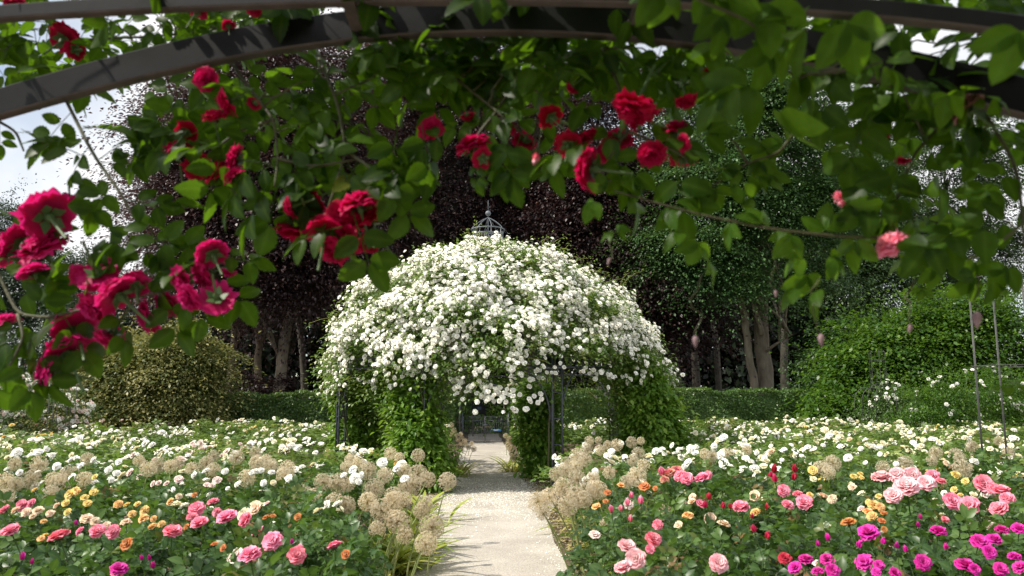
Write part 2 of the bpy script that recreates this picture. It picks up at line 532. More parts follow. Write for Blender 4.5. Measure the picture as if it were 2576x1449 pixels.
pm('coral', [(0, (.64, .04, .11)), (.45, (.84, .16, .26)), (1, (.90, .46, .54))], tf=.25, add=True)
pm('pink', [(0, (.66, .07, .16)), (.5, (.82, .2, .32)), (1, (.88, .50, .60))], tf=.25, add=True)
pm('palepink', [(0, (.72, .14, .22)), (.4, (.84, .36, .42)), (1, (.90, .74, .74))], tf=.25, add=True)
pm('blush', [(0, (.8, .5, .42)), (.5, (.84, .68, .62)), (1, (.84, .76, .72))], tf=.25, add=True)
pm('magenta', [(0, (.42, .0, .19)), (.5, (.68, .012, .33)), (1, (.80, .09, .48))], hue=.02, tf=.12, add=True)
pm('red', [(0, (.5, .006, .04)), (.5, (.72, .03, .10)), (1, (.80, .10, .20))])
pm('crimson', [(0, (.25, .001, .010)), (.5, (.60, .003, .055)), (1, (.80, .016, .17))], tf=.45, hue=.014)
pm('rosered', [(0, (.34, .001, .03)), (.5, (.74, .01, .16)), (1, (.86, .05, .36))], tf=.45, hue=.012)
pm('yellow', [(0, (.75, .38, .06)), (.5, (.80, .58, .15)), (1, (.83, .74, .38))], tf=.25, add=True)
pm('apricot', [(0, (.75, .26, .04)), (.5, (.80, .45, .13)), (1, (.83, .68, .40))], tf=.25, add=True)
pm('orange', [(0, (.68, .07, .01)), (.5, (.80, .28, .07)), (1, (.84, .5, .24))])
pm('peach', [(0, (.78, .4, .16)), (.5, (.83, .62, .42)), (1, (.85, .77, .65))], tf=.25, add=True)
pm('white', [(0, (.78, .72, .5)), (.3, (.86, .84, .76)), (1, (.90, .89, .86))], hue=.008, tf=.3, add=True)
pm('purewhite', [(0, (.86, .78, .52)), (.22, (.92, .90, .82)), (1, (.93, .92, .87))], hue=.006, tf=.3, add=True)
pm('cream', [(0, (.74, .6, .25)), (.4, (.82, .76, .52)), (1, (.88, .85, .70))], hue=.01, tf=.25, add=True)
pm('sunset', [(0, (.8, .55, .12)), (.5, (.82, .5, .3)), (1, (.78, .16, .28))])
pm('mauve', [(0, (.2, .07, .08)), (.5, (.3, .12, .13)), (1, (.38, .18, .19))])

# ------------------------------------------------------------------ bloom meshes
BM = {}


def bmesh_of(kind, col, seed=0):
    key = (kind, col, seed)
    if key in BM: return BM[key]
    lay, na, nb, ruf, sl_ = {'tea': (LAY_TEA, 4, 4, .06, 2.2), 'full': (LAY_FULL, 3, 3, .08, 1.6), 'pom': (LAY_POM, 3, 3, .11, 1.6), 'mid': (LAY_MID, 2, 3, .04, 2.0), 'small': (LAY_SMALL, 2, 2, .04, 1.4), 'bud': (LAY_BUD, 3, 4, .01, 4.0)}[kind]
    t = rose(hash(kind) % 97 + seed * 13 if False else len(kind) * 31 + seed * 13, lay, na, nb, ruf, True, sl_)
    b = MB().stamp(t, [[0, 0, 0]], [[0, 1, 0]], [[0, 0, 1]], [1.0], r=[.5])
    BM[key] = b.mesh('bud' if kind == 'bud' else 'bloom', [M[col], M['sepal']])
    return BM[key]


def axis_rot(n, spin=None):
    q = Vector([float(x) for x in n]).to_track_quat('Z', 'Y')
    e = (q.to_matrix() @ Matrix.Rotation(float(rng.random() * 6.28 if spin is None else spin), 3, 'Z')).to_euler()
    return tuple(e)


# ================================================================== SETTING
m, n, l, p = nodes('gravel')
t = n.new('ShaderNodeTexCoord')
z1 = n.new('ShaderNodeTexNoise'); z1.inputs['Scale'].default_value = 1.3; z1.inputs['Detail'].default_value = 4
z2 = n.new('ShaderNodeTexNoise'); z2.inputs['Scale'].default_value = 70; z2.inputs['Detail'].default_value = 3
v3 = n.new('ShaderNodeTexVoronoi'); v3.inputs['Scale'].default_value = 55
for q in (z1, z2, v3): l(t.outputs['Object'], q.inputs['Vector'])
r1 = ramp(n, [(.3, (.43, .385, .335)), (.7, (.60, .555, .49))])
r2 = ramp(n, [(.3, (.66, .64, .62)), (.52, (.98, .98, .97)), (.75, (1.14, 1.12, 1.09))])
mxg = n.new('ShaderNodeMix'); mxg.data_type = 'RGBA'; mxg.blend_type = 'MULTIPLY'; mxg.inputs['Factor'].default_value = 1
l(z1.outputs['Fac'], r1.inputs['Fac']); l(z2.outputs['Fac'], r2.inputs['Fac'])
l(r1.outputs['Color'], mxg.inputs['A']); l(r2.outputs['Color'], mxg.inputs['B'])
l(mxg.outputs['Result'], p.inputs['Base Color'])
p.inputs['Roughness'].default_value = .95
b = n.new('ShaderNodeBump'); b.inputs['Strength'].default_value = .5; b.inputs['Distance'].default_value = .01
l(v3.outputs['Distance'], b.inputs['Height']); l(b.outputs['Normal'], p.inputs['Normal'])
M['gravel'] = m
M['soil'] = noisemat('soil', (.075, .05, .032), (.17, .12, .08), 9, .95, .8, c3=(.27, .2, .12))

g = MB(); g.add([[-300, -60, 0], [300, -60, 0], [300, 500, 0], [-300, 500, 0]], [np.array([(0, 1, 2, 3)])])
tag(g.build('ground', M['soil']), kind='structure')
# path: slightly uneven edges, runs through the pavilion and the gate
ys = np.linspace(-3, 46, 160)
rl = np.random.default_rng(3)
wob = np.convolve(rl.normal(size=170), np.ones(5) / 5, 'valid')[:160] * .05
wob2 = np.convolve(rl.normal(size=170), np.ones(5) / 5, 'valid')[:160] * .05
bul = np.exp(-((ys - 14.0) / 2.6) ** 2) * .42
lx = .1 - .73 + wob - bul; rx = .1 + .73 + wob2 + bul
V = np.stack([np.stack([lx, ys, np.full_like(ys, .006)], -1), np.stack([rx, ys, np.full_like(ys, .006)], -1)], 1).reshape(-1, 3)
i = np.arange(159)[:, None] * 2
g = MB(); g.add(V, [np.concatenate([i, i + 1, i + 3, i + 2], 1)])
tag(g.build('path', M['gravel']), kind='structure')

# fallen petals and grit on the path and along its edges
N = 11000
yy = np.concatenate([rl.normal(14.3, 1.7, 8000), rl.uniform(4, 26, 3000)])
xx = np.concatenate([rl.normal(.1, .8, 8000), .1 + np.sign(rl.normal(size=3000)) * (0.70 + rl.normal(0, .14, 3000))])
pp = np.stack([xx, yy, np.full(N, .014)], -1)
mb = MB().stamp(LEAF_LO, pp, unit(np.stack([rl.normal(size=N), rl.normal(size=N), rl.normal(size=N) * .15], -1)), unit(np.stack([rl.normal(size=N) * .3, rl.normal(size=N) * .3, np.ones(N)], -1)), rl.uniform(.013, .03, N))
tag(mb.build('fallen_petals', M['purewhite']), 'pale fallen rose petals scattered over the gravel path and its edges', 'petals', kind='stuff')
# dead leaves and litter on the soil beside the path
N = 9000
sd = np.sign(rl.normal(size=N))
yy = 3 + 16 * rl.random(N) ** 1.3
pp = np.stack([.1 + sd * (.78 + np.abs(rl.normal(0, .45, N))), yy, np.full(N, .02) + rl.random(N) * .02], -1)
mb = MB().stamp(LEAF_MD, pp, unit(np.stack([rl.normal(size=N), rl.normal(size=N), rl.normal(size=N) * .25], -1)), unit(np.stack([rl.normal(size=N) * .5, rl.normal(size=N) * .5, np.ones(N)], -1)), rl.uniform(.02, .06, N))
M['litter'] = leafmat('leaf_litter', [(0, (.12, .08, .04)), (.5, (.33, .25, .13)), (1, (.55, .46, .27))], tf=.1, rough=.8, spec=.1)
tag(mb.build('leaf_litter', M['litter']), 'dry yellow leaf litter on the soil along the path edges', 'leaf litter', kind='stuff')

# ================================================================== TREES
def limb(mb, a, b, r0, r1, wig=.15, seg=8, n=9):
    a = np.asarray(a, float); b = np.asarray(b, float)
    tt = np.linspace(0, 1, n)[:, None]
    L_ = np.linalg.norm(b - a)
    pts = a + (b - a) * tt
    w_ = np.cumsum(rng.normal(size=(n, 3)), axis=0) * wig * L_ / n
    w_ -= w_[0] + (w_[-1] - w_[0]) * tt
    pts = pts + w_ * np.array([1, 1, .3])
    rad = r0 + (r1 - r0) * tt[:, 0]
    mb.tube(pts, rad, seg)
    return pts


def spray_leaves(cent, outd, n_per, size, spread=(.9, .55, .12), droop=.22, tpl=None, mb=None, rbase=None, lit=None):
    """flattened drooping sprays of leaves around each centre"""
    K = len(cent)
    o = outd * np.array([1, 1, .25])
    o = unit(o)
    side = unit(np.cross(o, [0, 0, 1.0]))
    upv = np.cross(side, o)
    a = rng.normal(size=(K, n_per)) * spread[0]
    s_ = rng.normal(size=(K, n_per)) * spread[1] * (1 - .25 * np.clip(a / spread[0], -1, 1.5))
    h = rng.normal(size=(K, n_per)) * spread[2] - droop * (a * np.abs(a)) - droop * .5 * s_ ** 2
    pos = cent[:, None] + a[..., None] * o[:, None] + s_[..., None] * side[:, None] + h[..., None] * upv[:, None]
    pos = pos.reshape(-1, 3)
    N = len(pos)
    yd = unit(np.repeat(o, n_per, 0) + .7 * rdir(N) + np.array([0, 0, -.35]))
    zn = unit(np.array([0, 0, 1.0]) + .5 * rdir(N))
    rb = np.repeat(rng.random(K) if rbase is None else rbase, n_per)
    r = np.clip(.45 * rb + .55 * rng.random(N) ** 1.3, 0, 1)
    mb.stamp(tpl or LEAF_LO, pos, yd, zn, size * rng.uniform(.7, 1.3, N), r)
    return pos


def ell_points(c, rad, n, front=.75, inner=.6):
    d = rdir(n)
    flip = (d[:, 1] > 0) & (rng.random(n) < front)
    d[flip, 1] *= -1
    k = inner + (1 - inner) * rng.random(n) ** .5
    k *= 1 + .1 * np.sin(d[:, 0] * 7 + d[:, 2] * 5) + .07 * rng.normal(size=n)
    return np.asarray(c) + d * np.asarray(rad) * k[:, None], d


def tree(name, label, cat, base, trunks, ells, n_per, size, leafm, barkm, group=None, spread=(.9, .55, .12), droop=.22, front=.75, zmin=None, tr_limbs=12, inner=.55):
    """trunks: list of (offset base xyz, top xyz, r0, r1) relative to base; ells: (centre rel, radii, nsprays)"""
    root = empty(name, base, label, cat, group)
    tb = MB()
    tops = []
    for a, b, r0, r1 in trunks:
        r0, r1 = r0 * .82, r1 * .82
        pts = limb(tb, a, b, r0, r1, .1, 12, 14)
        # root flare
        if a[2] <= .01:
            tb.tube([np.array(a) + [0, 0, -.05], np.array(a) + [0, 0, .25], np.array(a) + [0, 0, .7]], [r0 * 1.45, r0 * 1.15, r0 * .98], 12)
        tops.append(pts)
    cr_ = MB()
    allc = []
    for c, rad, k in ells:
        cen, d = ell_points(c, rad, k, front, inner)
        if zmin is not None:
            keep = cen[:, 2] > zmin + rng.normal(size=len(cen)) * .5
            cen, d = cen[keep], d[keep]
        spray_leaves(cen, d, n_per, size, spread, droop, mb=cr_)
        allc.append(cen)
    allc = np.concatenate(allc)
    for j in rng.choice(len(allc), min(tr_limbs, len(allc)), replace=False):
        pts = tops[rng.integers(len(tops))]
        q = pts[rng.integers(len(pts) // 2, len(pts))]
        limb(tb, q, allc[j], .075, .018, .25, 5, 8)
    tb.build('trunk', M[barkm], root)
    cr_.build('crown', M[leafm], root)
    return root


def wx(u, y): return (u - 1213) / F * y
def wz(v, y): return EYE + (1009 - v) / F * y


# copper beeches: four, overlapping
def beech(label, y, trunks_px, ells_px, n_per=330, size=.16, spread=(1.5, .95, .11), droop=.14, **k):
    x0 = wx(trunks_px[0][0], y)
    base = np.array([x0, y, 0])
    tr = []
    for (u0, v0, u1, v1, r0, r1) in trunks_px:
        z0 = 0 if v0 is None else wz(v0, y)
        tr.append((np.array([wx(u0, y) - x0, 0, z0]), np.array([wx(u1, y) - x0, .3, wz(v1, y)]), r0, r1))
    el_ = []
    for (u, v, ru, rv, ry, kk) in ells_px:
        el_.append((np.array([wx(u, y) - x0, 0, wz(v, y)]), np.array([ru / F * y, ry, rv / F * y]) * .93, int(kk * .66)))
    return tree('copper_beech', label, 'tree', base, tr, el_, n_per, size, 'beech_copper', 'bark', 'copper beeches behind the hedge', spread=spread, droop=droop, **k)


beech('large copper beech with pale forked trunk left of the white rose pavilion', 37,
      [(712, None, 728, 790, .38, .28), (728, 800, 850, 610, .24, .15), (722, 800, 690, 560, .25, .12)],
      [(640, 480, 230, 200, 4.2, 260), (780, 560, 220, 170, 4.5, 240), (560, 620, 150, 130, 3.5, 150), (600, 370, 190, 170, 4, 220), (700, 250, 260, 190, 5, 260), (760, 720, 150, 90, 3, 70)], zmin=4.3)
beech('copper beech with two thin pale trunks beside the yellow flowering shrub', 41,
      [(648, None, 655, 740, .25, .2), (600, None, 592, 720, .24, .2)],
      [(560, 560, 150, 120, 3, 120), (640, 690, 130, 70, 2.5, 70), (480, 470, 80, 70, 2.5, 50)], zmin=4.0)
beech('tall copper beech directly behind the iron cupola of the pavilion', 44,
      [(1150, None, 1160, 500, .42, .2)],
      [(1150, 420, 300, 240, 5, 330), (1000, 640, 190, 180, 4, 140), (1350, 620, 220, 190, 4.5, 220), (1150, 140, 270, 190, 5, 220)], zmin=3.6)
beech('drooping copper beech right of the pavilion dome', 40,
      [(1640, None, 1640, 560, .36, .18)],
      [(1540, 560, 190, 170, 4, 220), (1620, 720, 170, 130, 4, 180), (1520, 330, 230, 190, 4.5, 200), (1690, 830, 90, 70, 2.5, 50)], zmin=2.5)

# green beech with two trunks
y = 36.0
x0 = wx(1930, y)
tree('green_beech', 'green beech with two pale grey trunks rising behind the hedge', 'tree', (x0, y, 0),
     [((0, 0, 0), (.1, .2, 13), .5, .22), ((-.25, -.25, 0), (wx(1868, y) - x0, -.2, wz(700, y)), .27, .16), ((.1, 0, 3.9), (1.1, -.6, 4.6), .1, .04), ((-.1, -.1, 4.6), (-1.6, -.9, 9.5), .17, .05)],
     [(np.array([wx(u, y) - x0, dy, wz(v, y)]), np.array([ru / F * y, ry, rv / F * y]), k) for (u, v, ru, rv, ry, dy, k) in
      [(1930, 330, 190, 170, 4, .5, 240), (1920, 160, 170, 140, 3.5, .5, 150), (1740, 620, 120, 80, 3, .4, 90), (1880, 490, 130, 80, 3.2, .3, 90), (2060, 520, 120, 100, 3, .5, 90), (1790, 450, 120, 90, 3, 0, 90), (1868, 730, 40, 50, .8, -1.3, 18), (1810, 680, 55, 50, 1.4, -.4, 26), (2060, 690, 70, 50, 2, 1.0, 30)]],
     250, .14, 'beech_green', 'bark', spread=(1.15, .7, .1), droop=.22, zmin=3.6, tr_limbs=9)

# trees beyond on the right, thinner, sky shows through
for (lab, u, v, ru, rv, y, k, tu) in [
    ('tall airy tree with sky showing through, behind the laurel at far right', 2420, 430, 190, 250, 58, 210, 2430),
    ('airy green tree between the twin trunked beech and the laurel', 2180, 520, 130, 200, 54, 190, 2190)]:
    x0 = wx(tu, y)
    tree('woodland_tree', lab, 'tree', (x0, y, 0), [((0, 0, 0), (.3, 0, wz(v, y)), .35, .15)],
         [(np.array([wx(u, y) - x0, 0, wz(v, y)]), np.array([ru / F * y, 4, rv / F * y]), k), (np.array([wx(u, y) - x0, 0, wz(v + rv * .9, y)]), np.array([ru * 1.25 / F * y, 4, 3]), k // 2)],
         230, .21, 'oak_leaf', 'bark_dark', 'airy trees on the right', spread=(1.0, .7, .22), zmin=1.5, inner=.4)
for (lab, u, v, ru, rv, y, k) in [
    ('dark green tree at the left edge behind the pink roses', 90, 720, 140, 100, 60, 130),
    ('slender pointed tree top at the far left edge against the sky', 20, 590, 40, 95, 66, 60),
    ('small dark tree left of the yellow shrub against the sky', 215, 740, 55, 110, 58, 60),
    ('dark tree filling the gap behind the yellow shrub', 380, 790, 160, 80, 52, 120)]:
    x0 = wx(u, y)
    zc = wz(v, y)
    tree('dark_tree', lab, 'tree', (x0, y, 0), [((0, 0, 0), (.2, 0, zc), .3, .12)],
         [(np.array([0, 0, zc]), np.array([ru / F * y, 3, rv / F * y]), k), (np.array([0, 0, zc * .5]), np.array([ru * .95 / F * y, 3, zc * .5]), k)],
         150, .2, 'dark_tree_leaf', 'bark_dark', 'dark trees on the left', spread=(.9, .7, .3), zmin=.6, inner=.4)

# dim trunks inside the wood
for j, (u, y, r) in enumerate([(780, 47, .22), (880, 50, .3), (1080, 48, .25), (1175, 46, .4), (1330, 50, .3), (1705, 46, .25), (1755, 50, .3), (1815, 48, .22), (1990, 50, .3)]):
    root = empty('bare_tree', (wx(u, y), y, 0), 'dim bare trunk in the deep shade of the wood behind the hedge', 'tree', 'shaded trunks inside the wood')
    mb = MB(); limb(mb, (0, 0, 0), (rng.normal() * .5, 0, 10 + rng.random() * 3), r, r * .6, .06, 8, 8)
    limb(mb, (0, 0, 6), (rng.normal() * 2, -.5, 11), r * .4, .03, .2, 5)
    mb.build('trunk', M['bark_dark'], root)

# far wood: reads as one dark mass
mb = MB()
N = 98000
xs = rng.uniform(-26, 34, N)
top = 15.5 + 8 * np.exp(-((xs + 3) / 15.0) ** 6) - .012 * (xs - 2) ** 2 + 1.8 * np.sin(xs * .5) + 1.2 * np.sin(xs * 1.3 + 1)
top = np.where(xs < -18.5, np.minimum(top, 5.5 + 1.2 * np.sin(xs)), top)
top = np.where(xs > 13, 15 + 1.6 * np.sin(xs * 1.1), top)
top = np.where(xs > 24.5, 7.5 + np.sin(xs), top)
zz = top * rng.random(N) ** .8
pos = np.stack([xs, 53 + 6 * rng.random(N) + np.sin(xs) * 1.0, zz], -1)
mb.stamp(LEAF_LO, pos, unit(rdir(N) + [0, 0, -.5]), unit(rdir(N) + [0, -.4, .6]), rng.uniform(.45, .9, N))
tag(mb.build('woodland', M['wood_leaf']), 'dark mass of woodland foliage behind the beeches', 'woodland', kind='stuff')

# ================================================================== SHRUBS AND HEDGES
def shrub(name, label, cat, base, ells, leafm, n_per, size, spread=(.35, .28, .1), droop=.4, group=None, front=.7, inner=.75, tpl=None, stems=6, zmin=.05):
    root = empty(name, base, label, cat, group)
    fb = MB()
    for c, rad, k in ells:
        cen, d = ell_points(c, rad, k, front, inner)
        keep = cen[:, 2] > zmin
        spray_leaves(cen[keep], d[keep], n_per, size, spread, droop, tpl, fb)
    fb.build('foliage', M[leafm], root)
    sb = MB()
    for j in range(stems):
        c, rad, k = ells[rng.integers(len(ells))]
        e = np.asarray(c) + np.asarray(rad) * rdir(1)[0] * .6
        limb(sb, (rng.normal() * .1, rng.normal() * .1, 0), (e[0], e[1], max(e[2], .4)), .05, .012, .2, 5, 7)
    sb.build('stem', M['bark_dark'], root)
    return root


# yellow-tipped shrub on the left: drooping sprays, the young growth pale yellow
y = 29.0
root = shrub('flowering_shrub', 'big rounded shrub with pale yellow tipped drooping sprays, left', 'shrub', (wx(385, y), y, 0),
             [((-.6, 0, 1.9), (2.3, 1.5, 1.6), 250), ((.9, .1, 2.2), (1.7, 1.4, 1.9), 220), ((-1.9, .1, 1.1), (1.3, 1.2, 1.2), 110), ((.2, -.6, 1.0), (2.3, 1.1, 1.1), 150), ((1.6, -.2, 1.2), (1.1, 1.1, 1.2), 90), ((1.2, .2, 2.9), (1.6, 1.2, 1.0), 80), ((-2.6, 0, .9), (1.2, 1.1, 1.0), 70)], 'yellow_shrub', 150, .115, (.55, .34, .05), .9, inner=.78)
# laurel mass on the right
y = 30.0
shrub('laurel_shrub', 'tall bright green laurel bank filling the right side behind the beds', 'shrub', (wx(2345, y), y, 0),
      [((-2.6, .2, 1.5), (1.7, 1.4, 1.7), 90), ((-1.4, .5, 2.6), (1.9, 1.5, 2.0), 110), ((.9, .6, 3.0), (2.2, 1.5, 2.3), 130), ((3.2, .4, 2.9), (2.0, 1.5, 2.4), 110), ((-3.4, -.4, .8), (.9, 1.0, .9), 34), ((1.0, -.5, 1.4), (3.2, 1.2, 1.4), 100), ((2.0, .5, 4.6), (1.2, 1, 1.3), 30), ((-.6, .5, 4.0), (1.2, 1, 1.1), 28)], 'laurel', 150, .17, (.8, .5, .14), .4, inner=.66)
shrub('woodland_shrub', 'dark green shrub under the twin trunked beech beside the laurel', 'shrub', (wx(2120, 33), 33, 0),
      [((0, 0, 2.2), (1.7, 1.2, 2.4), 170), ((.9, 0, 3.4), (1.7, 1.2, 1.7), 120)], 'beech_green', 95, .13, (.5, .35, .14), .35)
# copper understorey by the trunks
shrub('copper_shrub', 'low dark purple beech shoots at the foot of the forked trunk', 'shrub', (wx(660, 34), 34, 0),
      [((0, 0, 1.5), (1.3, .8, 1.1), 80)], 'beech_copper', 80, .13, (.4, .3, .1), .3)


def hedge(label, x0, x1, y0, y1, h):
    root = empty('hedge', ((x0 + x1) / 2, (y0 + y1) / 2, 0), label, 'hedge', 'clipped hedges behind the beds')
    cx = (x0 + x1) / 2; cy = (y0 + y1) / 2
    hb = MB()
    nx = x1 - x0; dy = y1 - y0
    N = int(nx * 2600)
    face = rng.random(N)
    fx = rng.uniform(-nx / 2, nx / 2, N)
    fr = face < .62
    fy = np.where(fr, -dy / 2 + np.abs(rng.normal(0, .06, N)), rng.uniform(-dy / 2, dy / 2, N))
    fz = np.where(fr, rng.uniform(0, h, N), h - np.abs(rng.normal(0, .05, N)))
    bump = .06 * np.sin(fx * 2.1) + .05 * np.sin(fx * 5.3 + 1) + .05 * np.sin(fz * 6 + fx * 3)
    fy = np.where(fr, fy + bump, fy); fz = np.where(fr, fz, fz + bump)
    nrm = np.where(fr[:, None], [0, -1, .35], [0, -.1, 1])
    st = rng.random(N) < .02
    fz = np.where(st, fz + .07, fz)
    hb.stamp(LEAF_LO, np.stack([fx, fy, fz], -1), unit(rdir(N) + [0, -.3, .2]), unit(nrm + .8 * rdir(N)), rng.uniform(.06, .12, N), np.clip(.5 * rng.random(N) + .3 + 1.4 * bump, 0, 1))
    hb.box((0, .07, h / 2 - .06), (nx / 2 - .05, dy / 2 - .09, h / 2 - .1))
    hb.build('foliage', M['hedge_leaf'], root)
    return root


hedge('clipped dark green hedge left of the pavilion, behind the white beds', wx(250, 31), -1.05, 30.6, 31.8, 1.85)
hedge('clipped green hedge right of the pavilion, in sun', 1.15, wx(2100, 31), 30.6, 31.8, 2.0)

# low ivy bank beyond the gate
shrub('woodland_shrub', 'shrub in leaf behind the iron gate, under the trees', 'shrub', (.9, 41, 0),
      [((0, 0, 1.3), (2.2, 1.0, 1.5), 90)], 'climber_leaf', 70, .15, (.5, .4, .15), .3)
shrub('woodland_shrub', 'dark shrub left of the iron gate, in the shade', 'shrub', (-2.6, 40, 0),
      [((0, 0, 1.3), (1.4, 1.0, 1.5), 70)], 'beech_green', 70, .15, (.5, .4, .15), .3)


# white flowering rose banks: foliage, about a hundred blooms, the rest as one part
def scatter_blooms(root, pos, nrm, size, cols, shapes, keep=100, name='bloom', near_first=True):
    """the nearest (keep) as objects, the rest as ONE stuff part"""
    N = len(pos)
    dist = np.linalg.norm((pos + np.array(root.location)) - CAM, axis=1) - size * 8
    order = np.argsort(dist) if near_first else np.arange(N)
    if near_first:
        # spread the individual ones over the nearest third
        pool = order[:max(keep, N // 3)]
        own = rng.choice(pool, min(keep, len(pool)), replace=False)
    else:
        own = order[:keep]
    rest = np.setdiff1d(np.arange(N), own)
    for j in own:
        place('bloom', bmesh_of(shapes[rng.integers(len(shapes))], cols[rng.integers(len(cols))], int(rng.integers(3))), root, pos[j], axis_rot(nrm[j]), size[j])
    if len(rest):
        mb = MB()
        ids = rng.integers(len(cols), size=len(rest))
        sh = rng.integers(len(shapes) * 2, size=len(rest))
        for s_ in range(len(shapes) * 2):
            kind = shapes[s_ % len(shapes)]
            lay, na, nb, ruf, sl_ = {'full': (LAY_FULL, 2, 2, .06, .3), 'mid': (LAY_MID, 2, 2, .05, .3), 'small': (LAY_SMALL, 2, 2, .05, .3)}[kind]
            tpl = rose(400 + s_, lay, na, nb, ruf, False)
            for c in range(len(cols)):
                q = rest[(ids == c) & (sh == s_)]
                if len(q): mb.stamp({**tpl, 'mi': [c] * len(tpl['F'])}, pos[q], unit(np.cross(nrm[q], rdir(len(q)))), nrm[q], size[q])
        tag(mb.build('blossom', [M[c] for c in cols], root), kind='stuff')


def rose_bank(label, base, ells, leafm, size, nbl, bsize, cols, group=None, n_per=70, cat='rose bush'):
    root = empty('climbing_rose', base, label, cat, group)
    fb = MB(); P_ = []; D_ = []
    for c, rad, k in ells:
        cen, d = ell_points(c, rad, k, .75, .85)
        kk = cen[:, 2] > .1
        cen, d = cen[kk], d[kk]
        spray_leaves(cen, d, n_per, size, (.25, .2, .1), .4, None, fb)
        P_.append(cen + d * .1); D_.append(d)
    fb.build('foliage', M[leafm], root)
    sb = MB()
    for j in range(8):
        c, rad, k = ells[rng.integers(len(ells))]
        e = np.asarray(c) + np.asarray(rad) * rdir(1)[0] * .6
        limb(sb, (e[0] * .6, e[1], 0), (e[0], e[1], max(e[2], .4)), .03, .01, .2, 5, 7)
    sb.build('stem', M['cane'], root)
    P_ = np.concatenate(P_); D_ = np.concatenate(D_)
    # blooms come in trusses
    j = rng.choice(len(P_), nbl // 3)
    pos = np.repeat(P_[j], 3, 0) + rng.normal(size=(len(j) * 3, 3)) * bsize * 1.2
    nrm = unit(np.repeat(D_[j], 3, 0) + .5 * rdir(len(j) * 3) + [0, -.4, .4])
    scatter_blooms(root, pos, nrm, bsize * rng.uniform(.75, 1.2, len(pos)), cols, ['small', 'mid'], 100)
    return root


y = 24.0
rose_bank('sprawling white rambler at the far left edge, in shade beneath the yellow shrub', (wx(90, y), y, 0),
          [((-.9, 0, 1.1), (1.5, .8, 1.25), 130), ((.9, .1, .95), (1.1, .8, 1.1), 100)], 'rose_leaf', .07, 780, .08, ['white', 'white', 'blush'], 'white ramblers on frames')
y = 24.5
rose_bank('lime green rambler hump with few white flowers beneath the laurel, right', (wx(2450, y), y, 0),
          [((0, 0, 1.1), (1.8, .9, 1.45), 220), ((-1.2, .2, .8), (1.1, .8, 1.1), 100), ((1.6, .2, 1.1), (1.2, .8, 1.3), 110)], 'laurel', .07, 110, .08, ['white'], 'white ramblers on frames')
rose_bank('loose rambler with a few white flowers on the thin hooped frame, right', (wx(2225, 26), 26, 0),
          [((0, 0, .8), (.8, .5, 1.0), 60), ((.5, 0, 1.6), (.4, .4, .6), 26)], 'hedge_leaf', .07, 60, .08, ['white'], 'white ramblers on frames')

# ================================================================== PAVILION
PC = np.array([0.12, 17.62])
RO = 3.27
ang = np.array([math.pi / 8 + k * math.pi / 4 for k in range(8)])
PX = np.stack([PC[0] + RO * np.cos(ang), PC[1] + RO * np.sin(ang)], -1)
pav = empty('iron_pavilion', (PC[0], PC[1], 0), 'octagonal grey iron pavilion with cupola, carrying the white rambler over the path', 'pavilion')
off = np.array([PC[0], PC[1], 0])
TOPZ, LOWZ = 2.43, 2.24
for k in range(8):
    c = np.array([*(PX[k] - PC), 0])
    inw = unit(-c); tanv = np.array([-inw[1], inw[0], 0])
    mb = MB()
    feet = [c + tanv * .1, c - tanv * .1, c + inw * .16]
    for f_ in feet: mb.tube([f_, f_ + [0, 0, TOPZ]], .022, 6)
    for z in np.arange(.35, 2.3, .47):
        for a, b_ in ((0, 1), (1, 2), (2, 0)): mb.tube([feet[a] + [0, 0, z], feet[b_] + [0, 0, z]], .013, 5)
    mb.box(c + inw * .05 + [0, 0, .012], (.15, .15, .012))
    mb.build('post', M['iron'], pav)
    mb = MB()
    mb.tube([c + inw * .05 + [0, 0, TOPZ], c + inw * .05 + [0, 0, TOPZ + .16]], [.035, .02], 8)
    s8 = np.linspace(0, math.pi, 7)
    mb.tube([c + inw * .05 + [0, 0, TOPZ + .2 - .045 * math.cos(q)] for q in s8], [max(.045 * math.sin(q), .004) for q in s8], 10)
    mb.build('post_finial', M['iron'], pav)
    # arch panel to the next post: two rails, bars, arched brace
    d = np.array([*(PX[(k + 1) % 8] - PC), 0])
    mb = MB()
    L_ = np.linalg.norm(d - c)
    for z in (TOPZ - .005, LOWZ): mb.tube([c + [0, 0, z], d + [0, 0, z]], .017, 5)
    nb_ = 13
    for q in range(1, nb_):
        f_ = q / nb_
        pz = c + (d - c) * f_
        # arch underside: quarter curves at both ends
        e = min(f_, 1 - f_) * L_
        zb = LOWZ if e > .75 else LOWZ - .95 * (1 - math.sqrt(max(0, 1 - (1 - e / .75) ** 2)))
        mb.tube([pz + [0, 0, zb], pz + [0, 0, TOPZ]], .011, 5)
    for sgn in (0, 1):
        A = c if sgn == 0 else d; B = d if sgn == 0 else c
        dv = unit(B - A)
        q = np.linspace(0, math.pi / 2, 12)
        mb.tube([A + dv * (.12 + .75 * (1 - math.cos(x))) + [0, 0, LOWZ - 1.0 + 1.0 * math.sin(x)] for x in q], .019, 6)
    mb.build('arch_panel', M['iron'], pav)
    mb = MB()
    q = np.linspace(0, 1, 16)
    rr = .34 + (RO - .12 - .34) * np.cos(q * math.pi / 2) ** 1.0 * (1 - .10 * np.sin(q * math.pi))
    zz = TOPZ + (4.98 - TOPZ) * np.sin(q * math.pi / 2) ** 1.25
    mb.tube([unit(c) * a + [0, 0, b_] for a, b_ in zip(rr, zz)], .014, 6)
    mb.build('dome_rib', M['iron'], pav)


def ring(mb, r, z, rad, c=(0, 0), seg=28):
    a = np.linspace(0, 2 * math.pi, seg + 1)
    mb.tube(np.stack([c[0] + r * np.cos(a), c[1] + r * np.sin(a), np.full_like(a, z)], -1), rad, 5, cap=False)


